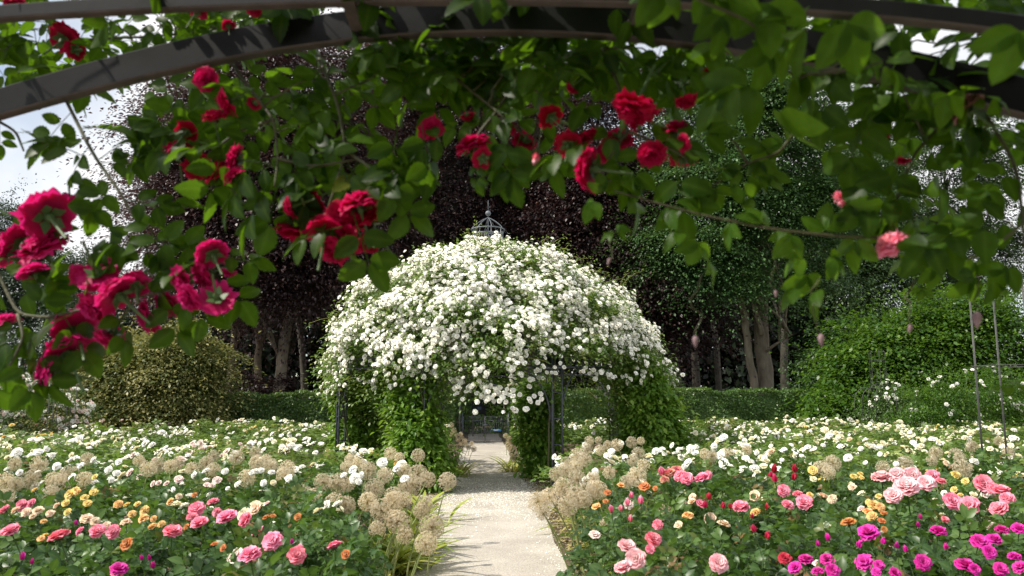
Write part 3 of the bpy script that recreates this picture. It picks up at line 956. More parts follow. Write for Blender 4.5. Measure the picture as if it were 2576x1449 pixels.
mb = MB()
for z, r in ((2.9, 2.7), (3.5, 2.4), (4.1, 1.9), (4.6, 1.2)): ring(mb, r, z, .009, seg=48)
mb.build('dome_hoops', M['iron'], pav)
cup = MB()
ring(cup, .375, 5.43, .016); ring(cup, .33, 5.32, .02); ring(cup, .34, 5.05, .016)
for a in np.linspace(0, 2 * math.pi, 9)[:-1] + .2:
    cup.tube([[.34 * math.cos(a), .34 * math.sin(a), 4.9], [.34 * math.cos(a), .34 * math.sin(a), 5.43]], .012, 5)
    q = np.linspace(0, 1, 12)
    rr = .385 * (1 - q) ** .75 + .0; rr = .385 * np.cos(q * math.pi / 2) ** 1.05 * (1 - .12 * np.sin(q * math.pi))
    cup.tube([[r * math.cos(a), r * math.sin(a), 5.42 + .3 * (qq ** .9)] for r, qq in zip(rr, q)], .009, 5)
    for da, hh in ((.16, .32), (.32, .26), (.48, .38), (.62, .3)):
        cup.tube([[.34 * math.cos(a + da), .34 * math.sin(a + da), 4.95], [.34 * math.cos(a + da), .34 * math.sin(a + da), 5.0 + hh]], .007, 4)
    for da, db, hh in ((.16, .32, .29), (.48, .62, .33)):
        cup.tube([[.34 * math.cos(a + x), .34 * math.sin(a + x), 5.0 + hh] for x in (da, db)], .007, 4)
cup.tube([[0, 0, 4.9], [0, 0, 5.75]], .014, 6)
cup.build('cupola', M['iron_light'], pav)
mb = MB()
s8 = np.linspace(0, math.pi, 13)
mb.tube([[0, 0, 5.815 - .064 * math.cos(q)] for q in s8], [max(.064 * math.sin(q), .012) for q in s8], 16)
mb.tube([[0, 0, 5.86], [0, 0, 6.12]], [.012, .005], 6)
mb.build('finial', M['iron_light'], pav)

# ------------------------------------------------------------------ white rambler over the dome
ZP = np.array([1.2, 1.8, 2.13, 2.58, 3.03, 3.48, 3.93, 4.38, 4.80, 5.02, 5.22])
RP = np.array([3.2, 3.3, 3.42, 3.45, 3.36, 3.12, 2.74, 2.2, 1.42, .88, .25])


def dome_pts(n, zlo, zhi, dr=0.0, front=.8):
    z = []; 
    while len(z) < n:
        c = rng.uniform(zlo, zhi, n)
        wgt = (np.interp(c, ZP, RP) + .9 * (c > 4.2)) / 4.4
        z += list(c[rng.random(n) < wgt])
    z = np.array(z[:n])
    th = rng.uniform(0, 2 * math.pi, n)
    bk = (np.sin(th) > .15) & (rng.random(n) < front)
    th[bk] = -th[bk]
    r = np.interp(z, ZP, RP)
    lump = .11 * np.sin(th * 7 + z * 2) + .10 * np.sin(th * 13 - z * 4 + 1) + .09 * np.sin(z * 7 + th * 5)
    r = r + lump + dr
    p_ = np.stack([PC[0] + .20 - .08 * np.maximum(z - 2.4, 0) + r * np.cos(th), PC[1] + r * np.sin(th), z - .22 + .5 * lump], -1)
    sl_ = np.interp(z, [1.5, 3, 4, 4.6, 5.2], [.0, .35, .8, 1.6, 2.5])
    nr = unit(np.stack([np.cos(th), np.sin(th), sl_], -1))
    return p_, nr, th, z


ram = empty('rambling_rose', (PC[0], PC[1], 0), 'huge white flowering rambling rose covering the dome of the iron pavilion', 'rambling rose')
ro = np.array([PC[0], PC[1], 0])
fb = MB()
p_, nr, th, z = dome_pts(1500, 1.9, 5.1, -.1)
# fewer low down in front so that the ironwork shows
def bare(th, z):  # two front panels where the ironwork shows
    return (z < 2.72) & (((th > R(-84)) & (th < R(-46))) | ((th > R(-158)) & (th < R(-128)))) | (z < 2.4) & (th < R(-40)) & (th > R(-140))


th = (th + math.pi) % (2 * math.pi) - math.pi
keep = ~bare(th, z) | (rng.random(len(z)) < .12)
spray_leaves(p_[keep] - ro, nr[keep], 46, .075, (.2, .18, .09), .8, None, fb)
# trailing shoots standing off the outline
for j in rng.choice(len(p_), 130, replace=False):
    q = p_[j] - ro
    tip = q + nr[j] * rng.uniform(.15, .6) + np.array([rng.normal() * .3, 0, rng.uniform(-.3, .3)])
    tt = np.linspace(0, 1, 5)[:, None]
    pts = q + (tip - q) * tt + np.array([0, 0, .12]) * np.sin(tt * math.pi)
    fb.tube(pts, .005, 4, r=.95)
    spray_leaves(pts, np.repeat(nr[j][None], 5, 0), 5, .065, (.06, .06, .05), .3, None, fb, rbase=np.full(5, .9))
# growth inside the frame hanging below the eaves
p2, n2, th2, z2 = dome_pts(620, 1.2, 2.6, -.5)
th2 = (th2 + math.pi) % (2 * math.pi) - math.pi
kk = ~bare(th2, z2 + .1) & ((z2 > 2.1) | ((np.abs(np.cos(th2)) > .86) & (rng.random(len(th2)) < .6))) & ((np.abs(np.cos(th2)) > .75) | (rng.random(len(th2)) < .3)) | (rng.random(len(th2)) < .08)
spray_leaves(p2[kk] - ro, n2[kk], 40, .075, (.2, .18, .12), .8, None, fb)
fb.build('foliage', M['rambler_leaf'], ram)
sb = MB()
for k in range(8):
    c = np.array([*(PX[k] - PC), 0])
    limb(sb, c * .95 + [rng.normal() * .1, 0, 0], c * 1.0 + [0, 0, 2.5], .022, .014, .12, 6, 10)
    limb(sb, c * 1.0 + [0, 0, 2.5], c * .5 + [0, 0, 4.2], .016, .008, .12, 5, 8)
sb.build('cane', M['cane'], ram)
# trusses of blooms
pt, nt_, tht, zt = dome_pts(2700, 2.0, 5.2, .06, .75)
den = np.interp(zt, [1.9, 2.3, 2.8, 3.3, 3.8, 5.3], [.10, .30, .5, .74, .95, 1.0]) + .15 * (np.cos(tht) < -.2)
kk = rng.random(len(pt)) < den
tht = (tht + math.pi) % (2 * math.pi) - math.pi
kk &= ~bare(tht, zt) | (rng.random(len(pt)) < .22)
pt, nt_ = pt[kk], nt_[kk]
k_ = (1 + rng.gamma(1.3, 2.9, len(pt))).astype(int).clip(1, 14)
pos = np.repeat(pt, k_, 0) + rng.normal(size=(k_.sum(), 3)) * .085
nrm = np.repeat(nt_, k_, 0)
pos = pos + nrm * rng.uniform(-.02, .1, len(pos))[:, None]
# the hanging swag over the path and loose sprays at both ends
ex = []
for (u, v, yy, k) in [(1230, 975, 14.3, 16), (1190, 985, 14.3, 12), (1270, 990, 14.25, 10), (1240, 1000, 14.2, 8), (1300, 1030, 14.2, 5), (1362, 1007, 14.2, 6), (1205, 1010, 14.3, 5), (1160, 960, 14.4, 12), (1035, 930, 14.6, 22), (1045, 895, 14.6, 26), (1330, 960, 14.4, 8), (1520, 995, 16, 4), (1400, 930, 14.5, 6), (1480, 940, 14.8, 6), (815, 985, 17, 3), (1690, 935, 17, 4), (1280, 1012, 14.2, 4), (1100, 935, 14.4, 10), (905, 955, 15.8, 5), (940, 960, 15.6, 4), (960, 905, 15.3, 6)]:
    c = P(u, v, yy)
    ex.append(c + rng.normal(size=(k, 3)) * [.13, .08, .07])
ex = np.concatenate(ex)
pos = np.concatenate([pos, ex]); nrm = np.concatenate([nrm, np.tile([0, -1, .35], (len(ex), 1))])
nrm = unit(nrm + .45 * rdir(len(nrm)) + [0, -.25, .25])
scatter_blooms(ram, pos - ro, nrm, rng.uniform(.044, .074, len(pos)), ['purewhite', 'purewhite', 'white'], ['small', 'mid'], 100)

# ------------------------------------------------------------------ green climbers on the posts
def column(label, base, ells, n_per=75, size=.10, leafm='climber_leaf'):
    return shrub('climber', label, 'climber', base, ells, leafm, n_per, size, (.16, .14, .09), .5, 'green climbers on the pavilion posts', .7, .8, LEAF_MD, 5)


column('tall green climber on the far left pavilion post', (wx(908, 17.2), 17.2, 0),
       [((.05, 0, .6), (.32, .34, .75), 60), ((.02, 0, 1.35), (.3, .34, .6), 50), ((-.25, .1, 1.85), (.25, .3, .35), 26)])
column('bushy green climber spreading low beside the path, left of the pavilion entrance', (wx(1056, 14.7), 14.7, 0),
       [((.05, 0, .45), (.36, .34, .45), 100), ((-.03, .05, .95), (.26, .28, .4), 56), ((-.08, .25, 1.6), (.26, .26, .5), 40), ((-.2, 1.9, 1.6), (.4, .4, .6), 46), ((-.45, 1.6, 2.0), (.5, .4, .45), 44)])
column('dark shaded climber right of the path inside the pavilion', (wx(1356, 17.2), 17.2, 0),
       [((0, 0, .7), (.25, .28, .75), 66), ((.0, 0, 1.45), (.24, .3, .45), 38)])
column('broad sunlit green climber on the right pavilion post', (wx(1640, 15.9), 15.9, 0),
       [((.05, 0, .6), (.5, .4, .62), 110), ((-.08, 0, 1.2), (.42, .36, .55), 80), ((-.25, 0, 1.9), (.34, .3, .5), 54)])
column('low green climber at the back of the pavilion, left of the gate', (wx(1085, 21.5), 21.5, 0),
       [((-.1, 0, .8), (.3, .35, .8), 46), ((-.6, .2, 1.5), (.5, .4, .5), 40)])
column('green climber at the back of the pavilion, right of the gate', (wx(1340, 24), 24, 0),
       [((0, 0, .9), (.3, .3, .9), 46), ((.1, 0, 1.8), (.5, .35, .35), 34)])

# ------------------------------------------------------------------ gate, gate arch, notice board
gy = 31.0
gt = empty('iron_gate', (wx(1222, gy), gy, 0), 'low grey iron double gate with hooped top closing the path', 'gate')
hw = .89
for sx in (-1, 1):
    mb = MB(); mb.tube([[sx * hw, 0, 0], [sx * hw, 0, 1.12]], .03, 8)
    mb.tube([[sx * hw, 0, 1.12], [sx * hw, 0, 1.17]], [.03, .004], 8)
    mb.build('gate_post', M['iron'], gt)
    mb = MB()
    x0, x1 = (-hw + .05, -.02) if sx < 0 else (.02, hw - .05)
    for z, r in ((.07, .012), (.46, .01), (.86, .012), (1.02, .008)): mb.tube([[x0, 0, z], [x1, 0, z]], r, 5)
    for x in (x0, x1): mb.tube([[x, 0, .03], [x, 0, 1.03]], .013, 6)
    nb_ = 10
    xs_ = np.linspace(x0, x1, nb_ + 1)
    for x in xs_[1:-1]: mb.tube([[x, 0, .05], [x, 0, .9]], .007, 4)
    for x in (xs_[1:] + xs_[:-1]) / 2: mb.tube([[x, 0, .05], [x, 0, .46]], .006, 4)
    for q in range(0, nb_ - 1):
        a_, b_ = xs_[q], xs_[q + 2]
        tt = np.linspace(0, math.pi, 9)
        mb.tube([[(a_ + b_) / 2 - (b_ - a_) / 2 * math.cos(x), 0, .87 + .13 * math.sin(x)] for x in tt], .006, 4)
    gl = mb.build('gate_leaf', M['iron'], gt)
    if sx < 0:
        mb = MB(); mb.box((-.02, -.03, .7), (.08, .012, .016)); mb.build('latch', M['iron_light'], gl)
M['sign_blue'] = noisemat('blue_enamel', (.03, .16, .42), (.05, .22, .52), 6, .35, 0)
M['white_paint'] = noisemat('white_lettering', (.75, .78, .8), (.8, .82, .84), 6, .5, 0)
mb = MB(); mb.box((0, 0, 0), (.19, .008, .04)); so_ = mb.build('gate_sign', M['sign_blue'], None, (gt.location[0] + .40, gy - .03, .5))
tag(so_, 'small blue rectangular sign fixed low on the right gate leaf', 'sign')
mb = MB(); mb.box((-.13, -.0105, .0), (.03, .002, .014)); mb.box((.02, -.0105, .012), (.1, .002, .006)); mb.box((.0, -.0105, -.012), (.08, .002, .005))
mb.build('sign_marking', M['white_paint'], so_)
ga = empty('iron_arch', (wx(1226, 29.5), 29.5, 0), 'rounded grey iron arch standing over the path in front of the gate', 'arch')
mb = MB()
for dy in (0, .3):
    q = np.linspace(0, math.pi, 24)
    ra = 1.0
    mb.tube([[-ra, dy, 0]] + [[-ra * math.cos(x), dy, 1.25 + .98 * math.sin(x)] for x in q] + [[ra, dy, 0]], .026, 6)
mb.build('hoop', M['iron'], ga)
mb = MB()
for x in np.linspace(.1, math.pi - .1, 9): mb.tube([[-ra * math.cos(x), 0, 1.25 + .98 * math.sin(x)], [-ra * math.cos(x), .3, 1.25 + .98 * math.sin(x)]], .01, 4)
mb.build('crossbars', M['iron'], ga)
nbd = empty('notice_board', (wx(1205, 37), 37, 0), 'dark notice board with small blue panel in the shade beyond the gate', 'notice board')
mb = MB(); mb.box((0, 0, 1.3), (.32, .03, .3)); mb.build('board', M['black_paint'], nbd)
for sx in (-1, 1):
    mb = MB(); mb.box((sx * .25, .05, .5), (.03, .02, .5)); mb.build('leg', M['bark_dark'], nbd)
M['dim_blue'] = noisemat('faded_blue', (.02, .035, .055), (.03, .05, .075), 6, .6, 0)
mb = MB(); mb.box((.04, -.034, 1.28), (.09, .003, .07)); mb.build('panel', M['dim_blue'], nbd)


# ------------------------------------------------------------------ rod frames in the beds
def pillar(label, x, y, r, h, rings, n=8, rod=.011, z0=0, group=None, hooks=False):
    root = empty('plant_support', (x, y, 0), label, 'plant support', group)
    for k in range(n):
        a = k * 2 * math.pi / n + .3
        mb = MB()
        pts = [[r * math.cos(a), r * math.sin(a), z0], [r * math.cos(a), r * math.sin(a), h]]
        if hooks: pts += [[r * .8 * math.cos(a), r * .8 * math.sin(a), h + .06], [r * .65 * math.cos(a), r * .65 * math.sin(a), h + .02]]
        mb.tube(pts, rod, 6)
        mb.build('rod', M['rust_steel'], root)
    for z in rings:
        mb = MB(); ring(mb, r + rod, z, rod * .8); mb.build('ring', M['rust_steel'], root)
    return root


pillar('tall round frame of thin steel rods at the right edge of the bed', wx(2560, 9.2), 9.2, .36, wz(685, 9.2), [wz(1208, 9.2), wz(920, 9.2), wz(693, 9.2)], 7, .0068)
pillar('small round rod frame with hooked tops before the laurel, right', wx(2222, 27), 27, .26, wz(886, 27), [wz(905, 27), wz(975, 27)], 6, .008, hooks=True)
pillar('thin rod frame standing in the shaded white rambler, far left', wx(190, 23), 23, .33, wz(960, 23), [wz(985, 23), wz(1020, 23)], 6, .009)
for k, (u0, u1, vt, y) in enumerate([(2170, 2215, 975, 26), (2205, 2250, 965, 25.6)]):
    x0, x1 = wx(u0, y), wx(u1, y)
    root = empty('plant_support', ((x0 + x1) / 2, y, 0), ['low hooped rod arch left of the hooked frame among the ramblers', 'slightly taller hooped rod arch right of the other among the ramblers'][k], 'plant support')
    rr = (x1 - x0) / 2; zt = wz(vt, y)
    for dy in (-.25, .25):
        q = np.linspace(0, math.pi, 14)
        mb = MB(); mb.tube([[-rr * 1.2, dy, 0]] + [[-rr * 1.2 * math.cos(x), dy, zt - .5 + .5 * math.sin(x)] for x in q] + [[rr * 1.2, dy, 0]], .012, 5)
        mb.build('hoop', M['rust_steel'], root)

# ================================================================== ROSE BEDS
def bush_mesh(seed, near):
    g = rng
    mb = MB()
    n = 330 if near else 240
    d = rdir(n); d[:, 2] = np.abs(d[:, 2]) ** .8
    d = unit(d)
    k = .72 + .3 * g.random(n) ** .6 + .1 * np.sin(d[:, 0] * 6 + seed) * np.cos(d[:, 1] * 5 + seed)
    pos = np.array([0, 0, .36]) + d * np.array([.58, .58, .55]) * k[:, None]
    pos[:, 2] = np.maximum(pos[:, 2], .1)
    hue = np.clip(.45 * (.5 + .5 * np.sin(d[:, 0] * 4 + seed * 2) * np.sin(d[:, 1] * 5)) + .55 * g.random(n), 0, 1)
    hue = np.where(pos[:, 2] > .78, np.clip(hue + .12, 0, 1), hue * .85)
    yd = unit(d * [1, 1, .4] + .6 * rdir(n))
    zn = unit(np.array([0, 0, 1]) + .35 * d + .4 * rdir(n))
    idx = g.integers(4, size=n)
    for c in range(4):
        q = idx == c
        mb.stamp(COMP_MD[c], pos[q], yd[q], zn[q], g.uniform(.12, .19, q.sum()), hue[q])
    if near:
        for j in range(9):
            e = np.array([0, 0, .36]) + d[j] * [.5, .5, .5]
            limb(mb, (g.normal() * .08, g.normal() * .08, 0), e, .009, .004, .15, 5, 5)
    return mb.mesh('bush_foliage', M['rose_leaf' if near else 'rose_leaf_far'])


NEARB = [bush_mesh(s, True) for s in range(5)]
FARB = [bush_mesh(s, False) for s in range(5)]

# --- blooms that stand out in the photograph: (u, v) seen from the camera, width in px, colour, shape
O = (0, 966); Q = (858.7, 966); S = (1717.3, 966)
EXP = []


def ex_(org, lst, col, kind):
    for (a, b_, w_) in lst: EXP.append((org[0] + a / 3, org[1] + b_ / 3, w_ / 3, col, kind))


ex_(O, [(450, 1165, 170), (740, 1120, 130), (1300, 1125, 150), (1510, 1060, 140), (1860, 1030, 130), (2240, 1300, 150), (1490, 950, 140)], 'coral', 'tea')
ex_(O, [(85, 1120, 150), (860, 1120, 120), (610, 1115, 80), (1720, 1020, 170), (1610, 900, 100), (1450, 1010, 90), (1970, 1130, 140), (2265, 1250, 80), (170, 920, 100), (240, 905, 80), (40, 955, 90), (1640, 970, 80)], 'pink', 'tea')
ex_(O, [(2060, 1190, 170), (1890, 1300, 190)], 'pink', 'full')
ex_(O, [(900, 1405, 140)], 'magenta', 'full')
ex_(O, [(165, 1330, 60), (1130, 1330, 40), (1070, 1330, 40), (1155, 1390, 50), (240, 1360, 40), (575, 1065, 36), (2200, 1205, 36)], 'magenta', 'bud')
ex_(O, [(895, 910, 80), (1095, 960, 90), (1085, 1020, 90), (1000, 985, 70), (1155, 1080, 80), (1220, 1060, 65), (1160, 1020, 60), (310, 1170, 60), (590, 820, 60), (330, 1040, 50), (1290, 890, 70)], 'apricot', 'full')
ex_(O, [(960, 920, 70), (1040, 910, 60), (660, 905, 75), (710, 820, 70), (530, 835, 90), (500, 900, 70), (265, 805, 60), (720, 705, 60), (340, 1150, 60), (515, 970, 70), (640, 860, 70), (570, 800, 60), (90, 315, 50), (30, 400, 40)], 'yellow', 'mid')
ex_(O, [(655, 1025, 110), (950, 1050, 90), (720, 1040, 80), (805, 1070, 70), (1350, 850, 60), (200, 970, 80), (120, 960, 80), (290, 960, 90), (430, 920, 60), (380, 980, 70), (250, 1000, 60)], 'peach', 'full')
ex_(O, [(2010, 1010, 60), (2060, 1000, 55), (2250, 1005, 70), (960, 1210, 110), (1620, 1215, 50), (1690, 1240, 60), (1470, 840, 50), (1410, 1080, 50)], 'orange', 'mid')
ex_(O, [(130, 520, 90), (435, 430, 75), (545, 440, 70), (600, 415, 70), (240, 430, 70), (300, 425, 70), (1220, 370, 65), (1100, 450, 70), (1150, 465, 70), (540, 575, 60), (615, 620, 65), (430, 625, 75), (820, 650, 65), (835, 725, 60), (150, 670, 60), (880, 675, 65), (710, 575, 60), (550, 705, 70), (1420, 545, 55), (1470, 690, 60), (1560, 660, 70), (1930, 665, 70), (1970, 655, 60), (1900, 670, 50), (2050, 670, 60), (1990, 750, 60), (1800, 760, 70), (2180, 720, 80), (2280, 630, 60), (1720, 790, 40), (1310, 800, 40), (1700, 660, 60), (1645, 275, 45), (1000, 430, 60), (390, 540, 55), (280, 530, 55), (2380, 520, 50), (2300, 350, 50), (2200, 470, 70), (2260, 480, 60), (2420, 460, 60)], 'white', 'full')
ex_(O, [(990, 670, 80), (1200, 750, 60), (1160, 755, 60), (1260, 755, 60), (1350, 725, 80), (1640, 730, 80), (2020, 905, 60), (1010, 540, 65), (1560, 765, 60), (1600, 770, 60), (770, 280, 50), (960, 260, 50), (920, 280, 45)], 'blush', 'mid')
ex_(S, [(1500, 720, 170), (1690, 790, 210), (1590, 850, 150), (1620, 690, 140), (1730, 690, 140), (1840, 760, 150)], 'palepink', 'tea')
ex_(S, [(1890, 700, 120), (2270, 760, 160), (2400, 820, 150), (2450, 870, 120), (2390, 950, 150), (2030, 890, 150), (2170, 930, 170), (440, 940, 150), (760, 810, 110), (920, 900, 140), (790, 920, 110), (150, 720, 130)], 'pink', 'tea')
ex_(S, [(1950, 740, 80), (870, 840, 90), (190, 690, 80), (30, 720, 110), (1980, 1030, 70), (2340, 790, 100)], 'coral', 'tea')
ex_(S, [(265, 1360, 170)], 'palepink', 'tea')
ex_(S, [(690, 670, 65), (700, 740, 60), (660, 710, 50), (850, 665, 60), (840, 725, 60), (200, 875, 55), (165, 935, 55), (300, 940, 50), (630, 945, 45), (545, 1120, 60), (635, 1170, 60), (360, 940, 40), (520, 1015, 40)], 'red', 'bud')
ex_(S, [(1405, 1130, 170), (1930, 1120, 140), (2410, 1110, 120), (2540, 1100, 130), (2240, 1200, 150), (2350, 1180, 130), (2310, 1270, 120), (1810, 1350, 140), (1370, 1350, 150), (1480, 1370, 90), (1090, 1330, 120), (930, 1330, 120), (1130, 1410, 120), (850, 1390, 120), (2130, 1380, 170), (2500, 1310, 110), (2550, 1390, 130), (2400, 1400, 120), (2200, 1400, 100), (1600, 1430, 100), (1460, 1420, 80), (1020, 1420, 100)], 'magenta', 'full')
ex_(S, [(770, 1320, 110)], 'red', 'full')
ex_(S, [(1690, 1270, 50), (1990, 1250, 50), (1515, 1210, 55), (1330, 1235, 60), (1100, 1185, 60), (1025, 1225, 45), (1620, 1240, 50), (1780, 1080, 40), (1800, 1020, 40)], 'magenta', 'bud')
ex_(S, [(1255, 1055, 130), (1500, 1040, 80), (1520, 1100, 60), (1520, 980, 60)], 'orange', 'mid')
ex_(S, [(1440, 920, 110), (1400, 970, 90), (1430, 1000, 90), (1490, 930, 80), (550, 975, 90), (40, 1000, 100)], 'apricot', 'full')
ex_(S, [(960, 840, 60), (1290, 700, 60), (1340, 680, 50), (2060, 690, 80), (2135, 735, 65), (2050, 800, 60), (2095, 840, 50), (1350, 710, 50), (1480, 850, 60), (1400, 890, 50)], 'yellow', 'full')
ex_(S, [(1130, 870, 80), (1280, 780, 70), (670, 515, 70), (1990, 600, 60), (1260, 420, 50)], 'peach', 'full')
ex_(S, [(60, 490, 70), (100, 480, 60), (310, 405, 70), (285, 540, 80), (525, 635, 55), (680, 625, 50), (725, 640, 50), (765, 500, 60), (620, 555, 50), (1060, 465, 45), (1250, 560, 80), (1345, 490, 50), (1490, 530, 45), (1610, 605, 50), (1945, 450, 70), (2200, 590, 80), (885, 390, 50), (830, 280, 55), (1260, 270, 50), (960, 360, 45), (240, 470, 60), (860, 515, 45), (1380, 595, 40), (1490, 480, 40), (560, 520, 45), (750, 575, 40), (2490, 410, 60), (2500, 350, 50)], 'white', 'full')
ex_(S, [(1075, 350, 65), (1160, 375, 60), (1100, 385, 50), (905, 310, 55), (1640, 290, 55), (1660, 325, 50), (2130, 410, 60), (2170, 370, 60), (1800, 470, 60), (1780, 490, 50)], 'cream', 'full')
ex_(Q, [(310, 595, 90), (455, 605, 80), (420, 640, 70), (90, 650, 80), (100, 710, 90), (480, 720, 80), (150, 690, 60), (20, 690, 60), (130, 740, 60), (1905, 370, 40), (2040, 510, 60), (2110, 450, 55), (2375, 510, 70), (2000, 540, 50)], 'white', 'full')
ex_(Q, [(35, 1285, 80), (2010, 820, 60), (1995, 890, 60), (2290, 780, 100), (2370, 790, 50)], 'orange', 'mid')
ex_(Q, [(1925, 930, 80), (2110, 770, 70)], 'apricot', 'mid')
ex_(Q, [(2470, 690, 130), (2530, 670, 120), (2440, 730, 80)], 'sunset', 'tea')
ex_(Q, [(2420, 690, 70), (2190, 860, 50), (2260, 905, 60), (2160, 915, 55), (2110, 960, 50), (2040, 970, 60), (2185, 1040, 50)], 'pink', 'bud')
ex_(Q, [(2390, 1065, 90), (2350, 1180, 140), (2330, 1250, 80), (2560, 700, 110)], 'coral', 'tea')
ex_(Q, [(2150, 1235, 150), (2225, 1320, 170), (2130, 1400, 160)], 'palepink', 'tea')

EXW = []
for (u, v, w_, col, kind) in EXP:
    zz = 1.03 if v > 1225 else (.99 if v > 1120 else .96)
    if col == 'magenta' and v > 1400: zz = .95
    q = G(u, v, zz)
    EXW.append((q, w_ / 2 * q[1] / F, col, kind))

# --- rows of bushes
ROWS = [2.75, 3.5, 4.3, 5.2, 6.2, 7.4, 8.8, 10.3, 12.0, 13.9, 15.9, 18.1, 20.5, 23.1, 25.9, 28.6]
BUSH = []
for ri, y in enumerate(ROWS):
    sp = np.interp(y, [2.7, 6, 12, 29], [.72, .85, 1.05, 1.6])
    for side in (-1, 1):
        inner = np.interp(y, [2.7, 3.5, 4.3, 6, 9], [.98, 1.05, 1.15, 1.45, 1.75]) + (.0 if side < 0 else -.12)
        if 13 < y < 23: inner = 4.0
        if y >= 23: inner = 2.1
        xe = (1250 if side < 0 else 1390) / F * y + .4
        k = 0
        x = inner
        while x < xe:
            if not (side < 0 and y > 20 and -16 < -x < -9.4 and y > 22.5):
                BUSH.append(dict(ri=ri, side=side, k=k, x=.05 + side * (x + rng.normal() * .1), y=y + rng.normal() * .12 * sp, sp=sp, bl=[]))
            k += 1
            x += sp * rng.uniform(.92, 1.08)
bx = np.array([[b_['x'], b_['y']] for b_ in BUSH])
for e in EXW:
    d2 = np.hypot(bx[:, 0] - e[0][0], bx[:, 1] - e[0][1])
    BUSH[int(np.argmin(d2))]['bl'].append(e)

ORD = ['first', 'second', 'third', 'fourth', 'fifth', 'sixth', 'seventh', 'eighth', 'ninth', 'tenth', 'eleventh', 'twelfth']
CNAME = dict(coral='coral pink', pink='pink', palepink='pale pink', blush='blush white', magenta='magenta', red='red', yellow='yellow', apricot='apricot', orange='orange', peach='peach', white='white', cream='cream', sunset='pink and yellow')
ROWNAME = {0: 'front row', 1: 'second row', 2: 'third row', 3: 'fourth row', 4: 'fifth row', 5: 'sixth row'}
for b_ in BUSH:
    y, x = b_['y'], b_['x']
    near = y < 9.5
    sx = b_['sp'] * rng.uniform(1.0, 1.15) / 1.0
    hz = rng.uniform(.93, 1.03) if b_['bl'] or y < 5 else rng.uniform(.84, 1.1)
    side = 'left' if b_['side'] < 0 else 'right'
    # dominant colour
    if b_['bl']:
        cols = [e[2] for e in b_['bl']]
        dom = max(set(cols), key=lambda c: sum(e[1] for e in b_['bl'] if e[2] == c))
    elif y < 6.5:
        dom = ['peach', 'yellow', 'white', 'apricot'][rng.integers(4)] if side == 'left' else ['white', 'yellow', 'peach', 'cream'][rng.integers(4)]
    elif side == 'left':
        dom = ['white', 'white', 'cream', 'blush', 'white', 'cream', 'yellow'][rng.integers(7)]
    else:
        dom = ['white', 'cream', 'cream', 'white', 'white', 'yellow'][rng.integers(6)]
    if y > 9.5 and dom not in ('white', 'cream', 'blush', 'yellow'): dom = 'cream'
    root = empty('rose_bush', (x, y, 0), None, 'rose bush')
    if b_['ri'] <= 5:
        root['label'] = '%s rose bush, %s from the path, %s of the %s bed' % (CNAME[dom], ORD[b_['k']], ROWNAME[b_['ri']], side)
        root['group'] = 'rose bushes in the front of the %s bed' % side
    else:
        zone = 'middle' if y < 17 else 'back'
        root['label'] = '%s flowered rose bush in the massed %s rows of the %s bed' % (CNAME[dom], zone, side)
        root['group'] = '%s rose bushes in the %s of the %s bed' % (CNAME[dom], zone, side)
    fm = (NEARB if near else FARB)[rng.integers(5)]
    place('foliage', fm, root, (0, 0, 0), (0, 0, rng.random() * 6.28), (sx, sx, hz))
    for (q, rad, col, kind) in b_['bl']:
        face = unit(np.array([-.25, -.55, .75]) + .45 * rdir(1)[0])
        if kind == 'bud': face = unit(np.array([0, 0, 1]) + .25 * rdir(1)[0]); rad = rad * 1.7
        place('bud' if kind == 'bud' else 'bloom', bmesh_of(kind, col, int(rng.integers(3))), root, q - np.array([x, y, 0]), axis_rot(face), max(rad * 1.08, .02))
    # further blooms, at random on top of the bush
    if y < 4.6: nb_ = int(rng.integers(0, 2))
    elif y < 7: nb_ = int(rng.integers(3, 6))
    elif y < 9.5: nb_ = int(rng.integers(6, 10))
    else: nb_ = int(rng.integers(19, 28) * np.interp(y, [9, 16, 29], [.85, 1.0, 1.15]))
    mixc = {'white': ['white', 'white', 'cream'], 'cream': ['cream', 'white', 'cream'], 'blush': ['blush', 'white', 'blush'], 'yellow': ['yellow', 'cream', 'cream'], 'coral': ['peach', 'pink'], 'pink': ['pink', 'blush'], 'magenta': ['magenta', 'pink'], 'palepink': ['blush', 'cream']}.get(dom, ['peach', 'cream', 'blush'])
    trs = [(rng.random() * 6.28, math.sqrt(rng.random()) * .56 * sx) for _ in range(max(2, nb_ // 3))]
    for j in range(nb_):
        a, rr = trs[rng.integers(len(trs))]
        dx, dy = rr * math.cos(a) + rng.normal() * .075, rr * math.sin(a) + rng.normal() * .075
        rr = math.hypot(dx, dy)
        q = min(rr / (.60 * sx), 1)
        zz = (.36 + .55 * math.sqrt(max(0, 1 - q * q * .8))) * hz + rng.uniform(.0, .13)
        face = unit(np.array([-.2, -.4, .8]) + .6 * rdir(1)[0])
        kind = 'mid' if y < 9.5 else 'small'
        place('bloom', bmesh_of(kind, mixc[rng.integers(len(mixc))], int(rng.integers(3))), root, (dx, dy, zz), axis_rot(face), rng.uniform(.030, .064) * (1.25 if y > 9 else .95))

